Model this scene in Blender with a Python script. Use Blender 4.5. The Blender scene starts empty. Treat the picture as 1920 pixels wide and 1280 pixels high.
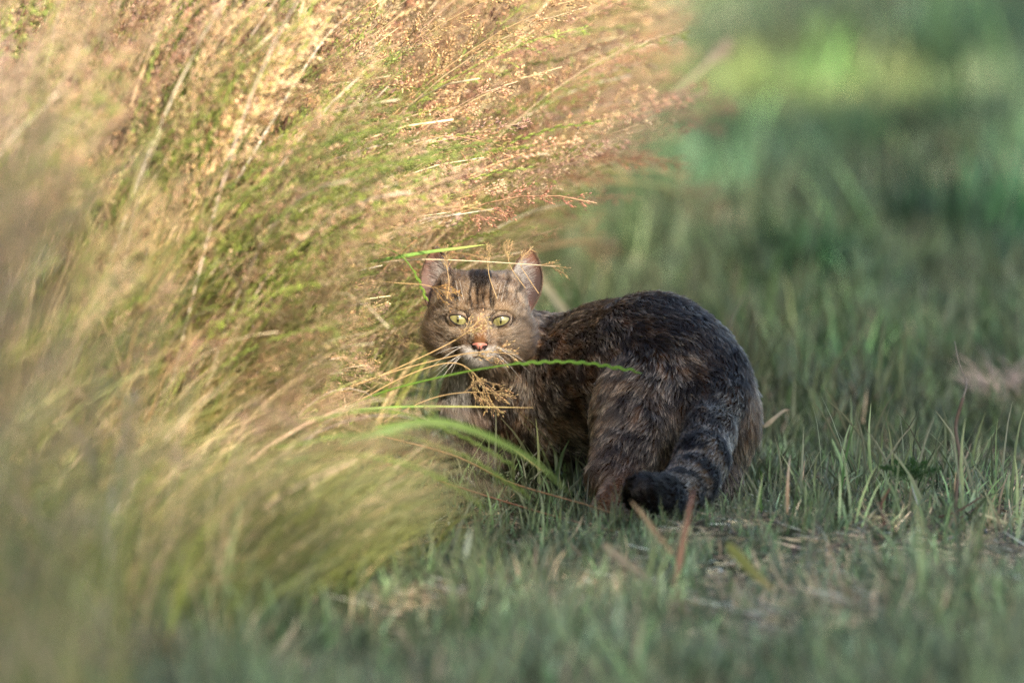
import bpy, math, random
import numpy as np
from mathutils import Vector, Matrix
random.seed(7)
RNG = np.random.default_rng(7)
R = math.radians
scene = bpy.context.scene
COL = scene.collection

# ------------------------------------------------------------------ camera
CAM_Z = 1.0
PITCH = R(4.43)
LENS = 400.0
FPX = LENS / 36.0 * 1920
cam_d = bpy.data.cameras.new('camera')
cam = bpy.data.objects.new('camera', cam_d)
COL.objects.link(cam)
cam.location = (0, 0, CAM_Z)
cam.rotation_euler = (math.pi / 2 - PITCH, 0, 0)
cam_d.lens = LENS
cam_d.sensor_width = 36
cam_d.clip_start = 0.5
cam_d.clip_end = 2000
cam_d.dof.use_dof = True
cam_d.dof.focus_distance = 10.86
cam_d.dof.aperture_fstop = 4.8
scene.camera = cam

# ------------------------------------------------------------------ light
SUN_EL, SUN_AZ = 28.0, 162.0     # elevation; azimuth clockwise from +Y (the view direction)
w = bpy.data.worlds.new('World'); scene.world = w; w.use_nodes = True
nt = w.node_tree
bg = nt.nodes['Background']
sky = nt.nodes.new('ShaderNodeTexSky')
sky.sky_type = 'NISHITA'; sky.sun_disc = False
sky.sun_elevation = R(SUN_EL); sky.sun_rotation = R(SUN_AZ)
sky.air_density = 1.0; sky.dust_density = 1.4; sky.ozone_density = 0.8
nt.links.new(sky.outputs[0], bg.inputs[0])
bg.inputs[1].default_value = 0.15
sd = bpy.data.lights.new('sun', 'SUN'); sun = bpy.data.objects.new('sun', sd); COL.objects.link(sun)
sd.energy = 4.9; sd.angle = R(0.6); sd.color = (1.0, 0.85, 0.66)
sdir = Vector((math.sin(R(SUN_AZ)) * math.cos(R(SUN_EL)), math.cos(R(SUN_AZ)) * math.cos(R(SUN_EL)), math.sin(R(SUN_EL))))
sun.rotation_euler = sdir.to_track_quat('Z', 'Y').to_euler()
sun.location = (-6, -6, 8)
scene.view_settings.view_transform = 'Standard'
scene.view_settings.look = 'None'
scene.view_settings.exposure = 1.1
scene.view_settings.gamma = 1
scene.view_settings.use_curve_mapping = False
scene.render.engine = 'CYCLES'
scene.cycles.max_bounces = 8
scene.cycles.diffuse_bounces = 3
scene.cycles.glossy_bounces = 3
scene.cycles.transmission_bounces = 6
scene.cycles.transparent_max_bounces = 8
scene.cycles.sample_clamp_indirect = 5
scene.cycles.sample_clamp_direct = 12
scene.cycles.use_denoising = True
scene.cycles.denoising_prefilter = 'NONE'
scene.cycles_curves.shape = 'RIBBONS'
scene.cycles_curves.subdivisions = 2

def P(px, py, d):
    """the place at depth d (metres along +Y from the camera) seen at that point of the 1920 x 1280 photograph"""
    sp, cp = math.sin(PITCH), math.cos(PITCH)
    ux, uy = (px - 960) / FPX, (640 - py) / FPX
    v = Vector((ux, cp + uy * sp, -sp + uy * cp))
    return Vector((0, 0, CAM_Z)) + v * (d / v.y)

# ------------------------------------------------------------------ tagging
def tag(o, label=None, cat=None, group=None, kind=None):
    if label: o['label'] = label
    if cat: o['category'] = cat
    if group: o['group'] = group
    if kind: o['kind'] = kind
    return o
def empty(name, loc):
    o = bpy.data.objects.new(name, None); o.location = loc; COL.objects.link(o)
    o.empty_display_size = 0.05
    return o
def link(name, data, parent=None):
    o = bpy.data.objects.new(name, data); COL.objects.link(o)
    if parent is not None:
        o.parent = parent
        o.matrix_parent_inverse = Matrix.Translation(-Vector(parent.location))
    return o

# ------------------------------------------------------------------ noise for shapes and coats
class Noise:
    def __init__(s, seed, scale, octaves=3):
        r = np.random.default_rng(seed); s.w = []
        a = 1.0
        for o in range(octaves):
            for _ in range(7):
                k = r.normal(size=3); k /= np.linalg.norm(k)
                s.w.append((k * (2 ** o) * 2 * math.pi / scale * r.uniform(.6, 1.4), r.uniform(0, 6.28), a))
            a *= .6
        s.n = math.sqrt(sum(x[2] ** 2 for x in s.w) / 2)
    def __call__(s, p):
        p = np.asarray(p, dtype=np.float64)
        out = 0
        for k, ph, a in s.w:
            out = out + a * np.sin(p @ k + ph)
        return out / s.n          # about unit variance

def smooth(a, b, x):
    t = np.clip((x - a) / (b - a), 0, 1); return t * t * (3 - 2 * t)

# ------------------------------------------------------------------ materials
def leaf_material(name, rough=0.38, trans=0.28, spec=0.5, noise=True):
    m = bpy.data.materials.new(name); m.use_nodes = True
    n = m.node_tree.nodes; l = m.node_tree.links; n.clear()
    out = n.new('ShaderNodeOutputMaterial')
    at = n.new('ShaderNodeAttribute'); at.attribute_name = 'col'
    ti = n.new('ShaderNodeAttribute'); ti.attribute_name = 'tint'; ti.attribute_type = 'INSTANCER'
    mul = n.new('ShaderNodeMix'); mul.data_type = 'RGBA'; mul.blend_type = 'MULTIPLY'; mul.inputs[0].default_value = 1
    l.new(at.outputs['Color'], mul.inputs[6])
    if noise: l.new(ti.outputs['Color'], mul.inputs[7])
    else: mul.inputs[7].default_value = (1, 1, 1, 1)
    tx = n.new('ShaderNodeTexCoord'); nz = n.new('ShaderNodeTexNoise'); nz.inputs['Scale'].default_value = 260
    l.new(tx.outputs['Object'], nz.inputs['Vector'])
    rmp = n.new('ShaderNodeMapRange'); rmp.inputs[3].default_value = .7; rmp.inputs[4].default_value = 1.3
    l.new(nz.outputs['Fac'], rmp.inputs[0])
    sc = n.new('ShaderNodeVectorMath'); sc.operation = 'SCALE'
    l.new(mul.outputs[2], sc.inputs[0]); l.new(rmp.outputs[0], sc.inputs[3])
    pb = n.new('ShaderNodeBsdfPrincipled'); pb.inputs['Roughness'].default_value = rough
    pb.inputs['Specular IOR Level'].default_value = spec
    l.new(sc.outputs[0], pb.inputs['Base Color'])
    tr = n.new('ShaderNodeBsdfTranslucent'); l.new(sc.outputs[0], tr.inputs[0])
    mx = n.new('ShaderNodeMixShader'); mx.inputs[0].default_value = trans
    l.new(pb.outputs[0], mx.inputs[1]); l.new(tr.outputs[0], mx.inputs[2])
    l.new(mx.outputs[0], out.inputs[0])
    return m
M_grass = leaf_material('grass_blades')
M_stalk = leaf_material('grass_stalks', .5, .25, .3, noise=False)

def simple(name, col, rough=.5, spec=.4, noise=0.0, scale=200, **kw):
    m = bpy.data.materials.new(name); m.use_nodes = True
    n = m.node_tree.nodes; l = m.node_tree.links; pb = n['Principled BSDF']
    pb.inputs['Base Color'].default_value = (*col, 1); pb.inputs['Roughness'].default_value = rough
    pb.inputs['Specular IOR Level'].default_value = spec
    for k, v in kw.items(): pb.inputs[k.replace('_', ' ')].default_value = v
    if noise:
        tx = n.new('ShaderNodeTexCoord'); nz = n.new('ShaderNodeTexNoise'); nz.inputs['Scale'].default_value = scale
        l.new(tx.outputs['Object'], nz.inputs['Vector'])
        r = n.new('ShaderNodeValToRGB')
        r.color_ramp.elements[0].position = .3; r.color_ramp.elements[1].position = .7
        r.color_ramp.elements[0].color = (*[c * (1 - noise) for c in col], 1)
        r.color_ramp.elements[1].color = (*[min(1, c * (1 + noise)) for c in col], 1)
        l.new(nz.outputs['Fac'], r.inputs[0]); l.new(r.outputs[0], pb.inputs['Base Color'])
    return m

def attr_material(name, rough=.7, spec=.2, sss=0):
    m = bpy.data.materials.new(name); m.use_nodes = True
    n = m.node_tree.nodes; l = m.node_tree.links; pb = n['Principled BSDF']
    at = n.new('ShaderNodeAttribute'); at.attribute_name = 'col'
    l.new(at.outputs['Color'], pb.inputs['Base Color'])
    pb.inputs['Roughness'].default_value = rough; pb.inputs['Specular IOR Level'].default_value = spec
    return m

def hair_material(name, rough=.32, radial=.45):
    m = bpy.data.materials.new(name); m.use_nodes = True
    n = m.node_tree.nodes; l = m.node_tree.links; n.clear()
    out = n.new('ShaderNodeOutputMaterial'); h = n.new('ShaderNodeBsdfHairPrincipled')
    h.parametrization = 'COLOR'
    at = n.new('ShaderNodeAttribute'); at.attribute_name = 'col'
    l.new(at.outputs['Color'], h.inputs['Color'])
    h.inputs['Roughness'].default_value = rough; h.inputs['Radial Roughness'].default_value = radial
    l.new(h.outputs[0], out.inputs[0])
    return m

# ------------------------------------------------------------------ mesh builder with vertex colours
class MB:
    def __init__(s): s.v = []; s.f = []; s.c = []
    def _col(s, c, t):
        if callable(c): return c(t)
        return c
    def tube(s, pts, rad, col, sides=3):
        n = len(pts); base = len(s.v)
        for i, p in enumerate(pts):
            p = Vector(p)
            d = (Vector(pts[min(i + 1, n - 1)]) - Vector(pts[max(i - 1, 0)]))
            d = d.normalized() if d.length > 1e-9 else Vector((0, 0, 1))
            a = d.cross(Vector((0, 0, 1)));
            if a.length < .05: a = d.cross(Vector((0, 1, 0)))
            a.normalize(); b = d.cross(a)
            r = rad(i / (n - 1)) if callable(rad) else rad
            c = s._col(col, i / (n - 1))
            for k in range(sides):
                t = 2 * math.pi * k / sides
                s.v.append(p + (a * math.cos(t) + b * math.sin(t)) * r); s.c.append(c)
        for i in range(n - 1):
            for k in range(sides):
                q = base + i * sides
                s.f.append((q + k, q + (k + 1) % sides, q + sides + (k + 1) % sides, q + sides + k))
        s.f.append(tuple(base + k for k in range(sides))[::-1])
        q = base + (n - 1) * sides
        s.f.append(tuple(q + k for k in range(sides)))
    def blade(s, pts, width, col, side, fold=.35):
        """a folded leaf: centre crease and two edges"""
        n = len(pts); base = len(s.v)
        side = Vector(side).normalized()
        for i, p in enumerate(pts):
            t = i / (n - 1); p = Vector(p)
            d = (Vector(pts[min(i + 1, n - 1)]) - Vector(pts[max(i - 1, 0)])).normalized()
            b = (side - d * side.dot(d)).normalized(); up = b.cross(d)
            wd = width(t) if callable(width) else width * (1 - t ** 2.2) * .5 + .00015
            c = s._col(col, t)
            s.v += [p - b * wd + up * wd * fold, p, p + b * wd + up * wd * fold]; s.c += [c, tuple(x * 1.12 for x in c[:3]) , c]
        for i in range(n - 1):
            q = base + i * 3
            s.f += [(q, q + 1, q + 4, q + 3), (q + 1, q + 2, q + 5, q + 4)]
    def seed(s, p, d, L, W, col):
        p = Vector(p); d = Vector(d).normalized()
        a = d.cross(Vector((.3, .2, 1))).normalized(); b = d.cross(a)
        base = len(s.v); m = p + d * L * .4
        s.v += [p, m + a * W * .5, m + b * W * .4, m - a * W * .5, m - b * W * .4, p + d * L]
        tipc = tuple(min(1, x * 1.25) for x in col[:3])
        s.c += [col] * 5 + [tipc]
        for k in range(4):
            s.f += [(base, base + 1 + (k + 1) % 4, base + 1 + k), (base + 5, base + 1 + k, base + 1 + (k + 1) % 4)]
    def mesh(s, name, mat, smooth_shade=True):
        me = bpy.data.meshes.new(name)
        me.from_pydata([tuple(v) for v in s.v], [], s.f)
        at = me.attributes.new('col', 'FLOAT_COLOR', 'POINT')
        arr = np.ones((len(s.v), 4), dtype=np.float32)
        arr[:, :3] = np.array([tuple(c)[:3] for c in s.c], dtype=np.float32)
        at.data.foreach_set('color', arr.ravel())
        me.materials.append(mat)
        if smooth_shade: me.polygons.foreach_set('use_smooth', [True] * len(me.polygons))
        me.update()
        return me
    def build(s, name, mat, parent=None):
        return link(name, s.mesh(name, mat), parent)

rnd = random.Random(11)
def jit(c, a=.15, g=.05):
    k = 1 + rnd.uniform(-a, a)
    return tuple(max(0, x * k * (1 + rnd.uniform(-g, g))) for x in c)
def lerp(a, b, t): return tuple(x + (y - x) * t for x, y in zip(a, b))

TAN = (.52, .36, .20); STRAW = (.63, .48, .29); RUST = (.38, .21, .13); PINK = (.58, .38, .28)
GREEN = (.12, .18, .04); LIME = (.30, .36, .09); DEEP = (.045, .085, .035); BLUEG = (.10, .14, .075)
LG = (.10, .175, .065)

def arc(L, a0, a1, n=9, wob=.0, power=1.5, start=Vector((0, 0, 0)), azim=0.0):
    """points of a stalk of length L that leans from a0 to a1 degrees off vertical, towards azim from +X"""
    pts = [Vector(start)]; p = Vector(start)
    ph = rnd.uniform(0, 6.28)
    for i in range(n - 1):
        t = (i + .5) / (n - 1)
        a = R(a0 + (a1 - a0) * t ** power) + wob * math.sin(ph + t * 7)
        az = azim + wob * 1.5 * math.sin(ph * 2 + t * 5)
        p = p + Vector((math.sin(a) * math.cos(az), math.sin(a) * math.sin(az), math.cos(a))) * (L / (n - 1))
        pts.append(p.copy())
    return pts
def along(pts, t):
    x = t * (len(pts) - 1); i = min(int(x), len(pts) - 2); f = x - i
    d = (pts[i + 1] - pts[i]).normalized()
    return pts[i].lerp(pts[i + 1], f), d

def perp(d, ang):
    a = d.cross(Vector((0, 1, .1))).normalized(); b = d.cross(a)
    return a * math.cos(ang) + b * math.sin(ang)

def panicle(mb, pts, kind, col, t0=.62, size=1.0):
    L = sum((pts[i + 1] - pts[i]).length for i in range(len(pts) - 1))
    if kind == 'airy':
        t = t0
        while t < .985:
            p, d = along(pts, t)
            q = (1 - t) / (1 - t0)
            for _ in range(rnd.choice((2, 3, 3))):
                bl = size * (.010 + .034 * q ** .8) * rnd.uniform(.6, 1.2)
                ang = R(rnd.uniform(18, 48)); s = perp(d, rnd.uniform(0, 6.28))
                bd = (d * math.cos(ang) + s * math.sin(ang)).normalized()
                e = p + bd * bl + Vector((0, 0, -.08 * bl))
                mb.tube([p, p + bd * bl * .5, e], .00018, jit(col), 3)
                k = 3 + int(bl * 190)
                for j in range(k):
                    u = .3 + .7 * (j + rnd.random()) / k
                    sp = p.lerp(e, u)
                    sd = (bd + perp(bd, rnd.uniform(0, 6.28)) * .7).normalized()
                    sl = rnd.uniform(.0034, .0060) * size
                    mb.tube([sp, sp + sd * .003], .00013, col, 3)
                    mb.seed(sp + sd * .0028, (sd + bd * .6), sl, sl * .40, jit(col, .45, .1))
            t += rnd.uniform(.03, .05) * .6 / max(L, .3)
    elif kind == 'dense':
        n = int(85 * size)
        for j in range(n):
            t = t0 + (1 - t0) * (j + rnd.random()) / n
            p, d = along(pts, t)
            q = math.sin(math.pi * min(1, max(0.08, (t - t0) / (1 - t0)))) ** .6
            s = perp(d, rnd.uniform(0, 6.28)); off = q * rnd.uniform(.002, .010) * size
            sp = p + s * off + d * off
            sl = rnd.uniform(.0045, .0065) * size
            mb.seed(sp, d + s * .55, sl, sl * .38, jit(col, .25, .08))
    else:  # spike
        t = t0; k = 0
        while t < .99:
            p, d = along(pts, t); s = perp(d, math.pi * (k % 2) + rnd.uniform(-.3, .3))
            sl = rnd.uniform(.009, .013) * size
            for j in range(4):
                mb.seed(p + d * sl * .17 * j + s * .0006 * (1 + (j % 2)), d + s * (.20 - .04 * j), sl * .62, .0021 * size, jit(col, .2))
            t += .0085 * size / max(L, .05); k += 1

def stem_variant(lean, kind, col, stemcol, seed_size=1.0):
    mb = MB(); L = rnd.uniform(.55, .68)
    a1 = {0: 24, 1: 52, 2: 82, 3: 112}[lean] + rnd.uniform(-8, 8)
    pts = arc(L, rnd.uniform(2, 10) + lean * 6, a1, 13, .05)
    t0 = {'airy': .66, 'dense': .80, 'spike': .68, 'bare': 1}[kind]
    g = jit(GREEN if rnd.random() < .5 else LIME)
    mb.tube(pts, (lambda t: .0016 - .0008 * t) if kind == 'bare' else (lambda t: .0011 - .0007 * t), lambda t: lerp(g, stemcol, smooth(.1, .5, t)), 4)
    if kind != 'bare': panicle(mb, pts, kind, col, t0, seed_size)
    for _ in range(2):                     # stem leaves
        p, d = along(pts, rnd.uniform(.15, .5)); az = rnd.uniform(-.9, .9)
        lf = [p + (v - Vector((0, 0, 0))) for v in arc(rnd.uniform(.10, .2), 20 + lean * 18, 70 + lean * 20, 7, .1, azim=az)]
        cc = jit(lerp(LIME, STRAW, rnd.random()))
        mb.blade(lf, rnd.uniform(.0025, .0045), lambda t: lerp(cc, STRAW, t * .6), (math.sin(az), -math.cos(az), .5))
    return mb

def tuft_variant(n, lo, hi, wlo, whi, a0, a1, cols, spread, azs=.9, seg=8, tips=STRAW, tipk=.3, jt=.3):
    mb = MB()
    for _ in range(n):
        az = rnd.uniform(-azs, azs)
        st = Vector((rnd.uniform(-spread, spread), rnd.uniform(-spread, spread), -.002))
        pts = arc(rnd.uniform(lo, hi), rnd.uniform(*a0), rnd.uniform(*a1), seg, .06, 1.3, st, az)
        c = jit(rnd.choice(cols), jt, .08)
        rot = rnd.uniform(0, 3.14)
        mb.blade(pts, rnd.uniform(wlo, whi), lambda t: lerp(c, tips, t * tipk), (math.cos(rot), math.sin(rot), .2))
    return mb

# ------------------------------------------------------------------ instanced stuff
def reach(y):
    """how far right (and from where down) the grass of each depth zone may hang, so that the animal's lair at the meadow edge stays open"""
    if y < 9.3: return [0, 300, 600, 800, 1000, 1280], [230, 340, 400, 430, 410, 340]
    if y < 10.3: return [0, 300, 500, 650, 740, 850, 950, 1010, 1080, 1280], [290, 330, 390, 540, 820, 1000, 1070, 930, 720, 380]
    if y < 11.05: return [0, 200, 260, 400, 455, 560, 700, 760, 850, 930, 1280], [750, 790, 920, 900, 790, 745, 735, 800, 900, 960, 960]
    return [0, 150, 350, 450, 520, 600, 700, 1280], [1300, 1320, 1270, 1130, 1000, 900, 840, 840]

def fits(meshes, pos, rot, scl, idx, slack=22):
    pos = np.asarray(pos, float); rz = np.asarray(rot, float)[:, 2]; scl = np.asarray(scl, float); idx = np.asarray(idx)
    ok = np.ones(len(pos), bool); sl = RNG.normal(size=len(pos)) * slack
    sp, cp = math.sin(PITCH), math.cos(PITCH)
    for m, me in enumerate(meshes):
        co = np.zeros(len(me.vertices) * 3); me.vertices.foreach_get('co', co); co = co.reshape(-1, 3)
        co = co[np.argsort(co[:, 0])]; co = np.concatenate([co[::max(1, len(co) // 60)], co[-6:]])
        sel = np.where(idx == m)[0]
        for i in sel:
            c, s = math.cos(rz[i]), math.sin(rz[i]); q = co * scl[i]
            X = q[:, 0] * c - q[:, 1] * s + pos[i, 0]; Y = q[:, 0] * s + q[:, 1] * c + pos[i, 1]; Z = q[:, 2] + pos[i, 2] - CAM_Z
            dep = Y * cp - Z * sp; px = 960 + FPX * X / dep; py = 640 - FPX * (Y * sp + Z * cp) / dep
            fy, fx = reach(pos[i, 1])
            lim = np.interp(py, fy, fx) + sl[i]
            if (px > lim).any(): ok[i] = False
            elif pos[i, 1] < 11.15 and ((Y > 10.5) & (Y < 11.2) & (X > -.115) & (Z + CAM_Z < .26)).any(): ok[i] = False
    return ok

def group_sources(name, meshes):
    c = bpy.data.collections.new(name)
    for i, m in enumerate(meshes):
        o = bpy.data.objects.new('%s.%03d' % (name, i), m); c.objects.link(o)
    return c

def scatter(name, sources, pos, rot, scl, idx, tint, label, cat):
    n = len(pos)
    me = bpy.data.meshes.new(name)
    me.vertices.add(n); me.vertices.foreach_set('co', np.asarray(pos, dtype=np.float32).ravel())
    a = me.attributes.new('rot', 'FLOAT_VECTOR', 'POINT'); a.data.foreach_set('vector', np.asarray(rot, dtype=np.float32).ravel())
    a = me.attributes.new('scl', 'FLOAT', 'POINT'); a.data.foreach_set('value', np.asarray(scl, dtype=np.float32).ravel())
    a = me.attributes.new('idx', 'INT', 'POINT'); a.data.foreach_set('value', np.asarray(idx, dtype=np.int32).ravel())
    a = me.attributes.new('tint', 'FLOAT_COLOR', 'POINT')
    t = np.ones((n, 4), dtype=np.float32); t[:, :3] = tint; a.data.foreach_set('color', t.ravel())
    o = link(name, me)
    ng = bpy.data.node_groups.new(name, 'GeometryNodeTree')
    ng.interface.new_socket('Geometry', in_out='INPUT', socket_type='NodeSocketGeometry')
    ng.interface.new_socket('Geometry', in_out='OUTPUT', socket_type='NodeSocketGeometry')
    N = ng.nodes; Lk = ng.links
    gi = N.new('NodeGroupInput'); go = N.new('NodeGroupOutput')
    m2p = N.new('GeometryNodeMeshToPoints')
    ci = N.new('GeometryNodeCollectionInfo'); ci.inputs['Collection'].default_value = sources
    ci.inputs['Separate Children'].default_value = True; ci.inputs['Reset Children'].default_value = True
    ip = N.new('GeometryNodeInstanceOnPoints'); ip.inputs['Pick Instance'].default_value = True
    def attr(nm, ty):
        q = N.new('GeometryNodeInputNamedAttribute'); q.data_type = ty; q.inputs['Name'].default_value = nm
        return [s for s in q.outputs if s.enabled][0]
    e2r = N.new('FunctionNodeEulerToRotation')
    Lk.new(gi.outputs[0], m2p.inputs[0]); Lk.new(m2p.outputs[0], ip.inputs['Points'])
    Lk.new(ci.outputs[0], ip.inputs['Instance'])
    Lk.new(attr('idx', 'INT'), ip.inputs['Instance Index'])
    Lk.new(attr('rot', 'FLOAT_VECTOR'), e2r.inputs[0]); Lk.new(e2r.outputs[0], ip.inputs['Rotation'])
    Lk.new(attr('scl', 'FLOAT'), ip.inputs['Scale'])
    Lk.new(ip.outputs[0], go.inputs[0])
    md = o.modifiers.new('scatter', 'NODES'); md.node_group = ng
    tag(o, label, cat, kind='stuff')
    return o

# ------------------------------------------------------------------ the ground
def ground_h(x, y):
    return (.010 * np.sin(x * 5.1 + 1.3 + y * 1.7) + .008 * np.sin(x * 11.3 - y * 6.1) + .006 * np.sin(y * 9.7 + x * 3.0)) * np.exp(-np.abs(y - 12) / 40)

def make_ground():
    fx = np.concatenate([np.linspace(-400, -3, 14)[:-1], np.linspace(-3, 3, 121), np.linspace(3, 400, 14)[1:]])
    fy = np.concatenate([np.linspace(-30, 4, 8)[:-1], np.linspace(4, 26, 300), np.linspace(26, 1500, 30)[1:]])
    X, Y = np.meshgrid(fx, fy); Z = ground_h(X, Y) * (np.abs(X) <= 3) * ((Y >= 4) & (Y <= 26))
    vs = np.stack([X, Y, Z], -1).reshape(-1, 3)
    ny, nx = X.shape
    idx = np.arange(ny * nx).reshape(ny, nx)
    q = np.stack([idx[:-1, :-1], idx[:-1, 1:], idx[1:, 1:], idx[1:, :-1]], -1).reshape(-1, 4)
    me = bpy.data.meshes.new('ground'); me.from_pydata(vs.tolist(), [], q.tolist())
    me.polygons.foreach_set('use_smooth', [True] * len(me.polygons))
    m = bpy.data.materials.new('soil_and_thatch'); m.use_nodes = True
    n = m.node_tree.nodes; l = m.node_tree.links; pb = n['Principled BSDF']; pb.inputs['Roughness'].default_value = .95
    pb.inputs['Specular IOR Level'].default_value = .1
    g = n.new('ShaderNodeNewGeometry')
    def ramp(scale, els, detail=6):
        z = n.new('ShaderNodeTexNoise'); z.inputs['Scale'].default_value = scale; z.inputs['Detail'].default_value = detail
        l.new(g.outputs['Position'], z.inputs['Vector'])
        r = n.new('ShaderNodeValToRGB')
        while len(r.color_ramp.elements) < len(els): r.color_ramp.elements.new(.5)
        for e, (p, c) in zip(r.color_ramp.elements, els): e.position = p; e.color = (*c, 1)
        l.new(z.outputs['Fac'], r.inputs[0]); return r, z
    r1, z1 = ramp(90, [(.32, (.018, .014, .009)), (.5, (.055, .045, .025)), (.68, (.12, .095, .05))])
    r2, z2 = ramp(3.5, [(.38, (.030, .050, .018)), (.55, (.055, .065, .028)), (.7, (.10, .085, .045))])
    mx = n.new('ShaderNodeMix'); mx.data_type = 'RGBA'; mx.inputs[0].default_value = .55
    l.new(r1.outputs[0], mx.inputs[6]); l.new(r2.outputs[0], mx.inputs[7]); l.new(mx.outputs[2], pb.inputs['Base Color'])
    b = n.new('ShaderNodeBump'); b.inputs['Strength'].default_value = .8; b.inputs['Distance'].default_value = .006
    l.new(z1.outputs['Fac'], b.inputs['Height']); l.new(b.outputs[0], pb.inputs['Normal'])
    me.materials.append(m)
    o = link('ground', me)
    tag(o, 'brown soil and thatch under the mown and tall grass', 'ground', kind='structure')
make_ground()

# ------------------------------------------------------------------ trees behind the photographer, unseen; crowns shaped to shade the mown grass and leave the meadow in the sun
def make_trees():
    m = leaf_material('tree_leaf', .5, .12, .3, noise=False)
    bark = simple('bark', (.09, .065, .045), .9, .2, .5, 14)
    yp = -4.4; r = np.random.default_rng(77)
    nz = Noise(41, .9, 3)
    k = math.tan(R(SUN_EL)) / math.cos(R(180 - SUN_AZ))   # metres of height per metre of ground covered along Y
    kx = math.tan(R(180 - SUN_AZ))
    def crown(name, label, xr, zr, inside, n, tx, trunk_h):
        root = empty(name, (tx, yp, 0)); tag(root, label, 'tree', 'trees standing behind the photographer')
        X = r.uniform(*xr, n); Z = r.uniform(*zr, n); Y = yp + r.uniform(-1.3, 1.3, n)
        p = np.stack([X, Y, Z], -1)
        g = (Z - 0) / k                       # ground distance from this leaf along the light
        gy = Y + g; gx = X - kx * g
        keep = inside(gx, gy, nz(p))
        p = p[keep]; n = len(p)
        a = r.normal(size=(n, 3)); a /= np.linalg.norm(a, axis=1, keepdims=True)
        b = np.cross(a, r.normal(size=(n, 3))); b /= np.linalg.norm(b, axis=1, keepdims=True)
        s = r.uniform(.07, .115, (n, 1))
        v = np.stack([p - a * s, p + b * s * .55, p + a * s, p - b * s * .55], 1).reshape(-1, 3)
        me = bpy.data.meshes.new('crown'); me.from_pydata(v.tolist(), [], np.arange(4 * n).reshape(-1, 4).tolist())
        c = np.ones((4 * n, 4), np.float32); c[:, :3] = np.repeat(np.array([[.05, .085, .025]]) * r.uniform(.6, 1.5, (n, 1)), 4, 0)
        at = me.attributes.new('col', 'FLOAT_COLOR', 'POINT'); at.data.foreach_set('color', c.ravel())
        me.materials.append(m); link('crown', me, root)
        mb = MB(); mb.tube([(tx, yp, -.1), (tx + .1, yp, trunk_h * .4), (tx + .05, yp + .1, trunk_h)], lambda t: .26 - .17 * t, (.1, .07, .05), 10)
        for i in range(9):
            z0 = trunk_h * (.35 + .065 * i); q = p[r.integers(0, n)]
            mb.tube([(tx + .08, yp, z0), ((tx + q[0]) / 2, (yp + q[1]) / 2, (z0 + q[2]) / 2 + .3), tuple(q)], lambda t: .07 - .055 * t, (.1, .07, .05), 6)
        mb.build('trunk', bark, root)
    def right(gx, gy, nv):
        e = -.045 + .035 * (gy - 11.15) + .03 * nv
        gap = (np.abs(gy - 17.5 - .2 * nv) < .52) & (gx < .68 + .05 * nv)
        return (gx > e) & (gy > 4) & ~gap & (gx < 3.2)
    crown('leafy_tree', 'tall leafy tree standing behind the photographer on the right', (1.5, 15), (6.5, 16.8), right, 95000, 8.0, 12.5)
    def low(gx, gy, nv):
        return (gy < 9.55 + .25 * nv + .1 * np.sin(gx * 9)) & (gx < 1.2)
    crown('leafy_tree', 'shorter leafy tree standing behind the photographer on the left', (-1.2, 5.6), (4.6, 8.3), low, 30000, 2.2, 6.5)
make_trees()

# edge of the tall meadow: everything left of edge(y) is tall grass
EY = np.array([4, 7, 8.5, 9.6, 10.3, 11.0, 11.6, 12.5, 14, 16, 18, 22, 40])
EX = np.array([-.30, -.27, -.27, -.22, -.20, -.17, -.05, .03, .06, .04, -.12, -.30, -1.2])
def edge(y): return np.interp(y, EY, EX)

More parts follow.
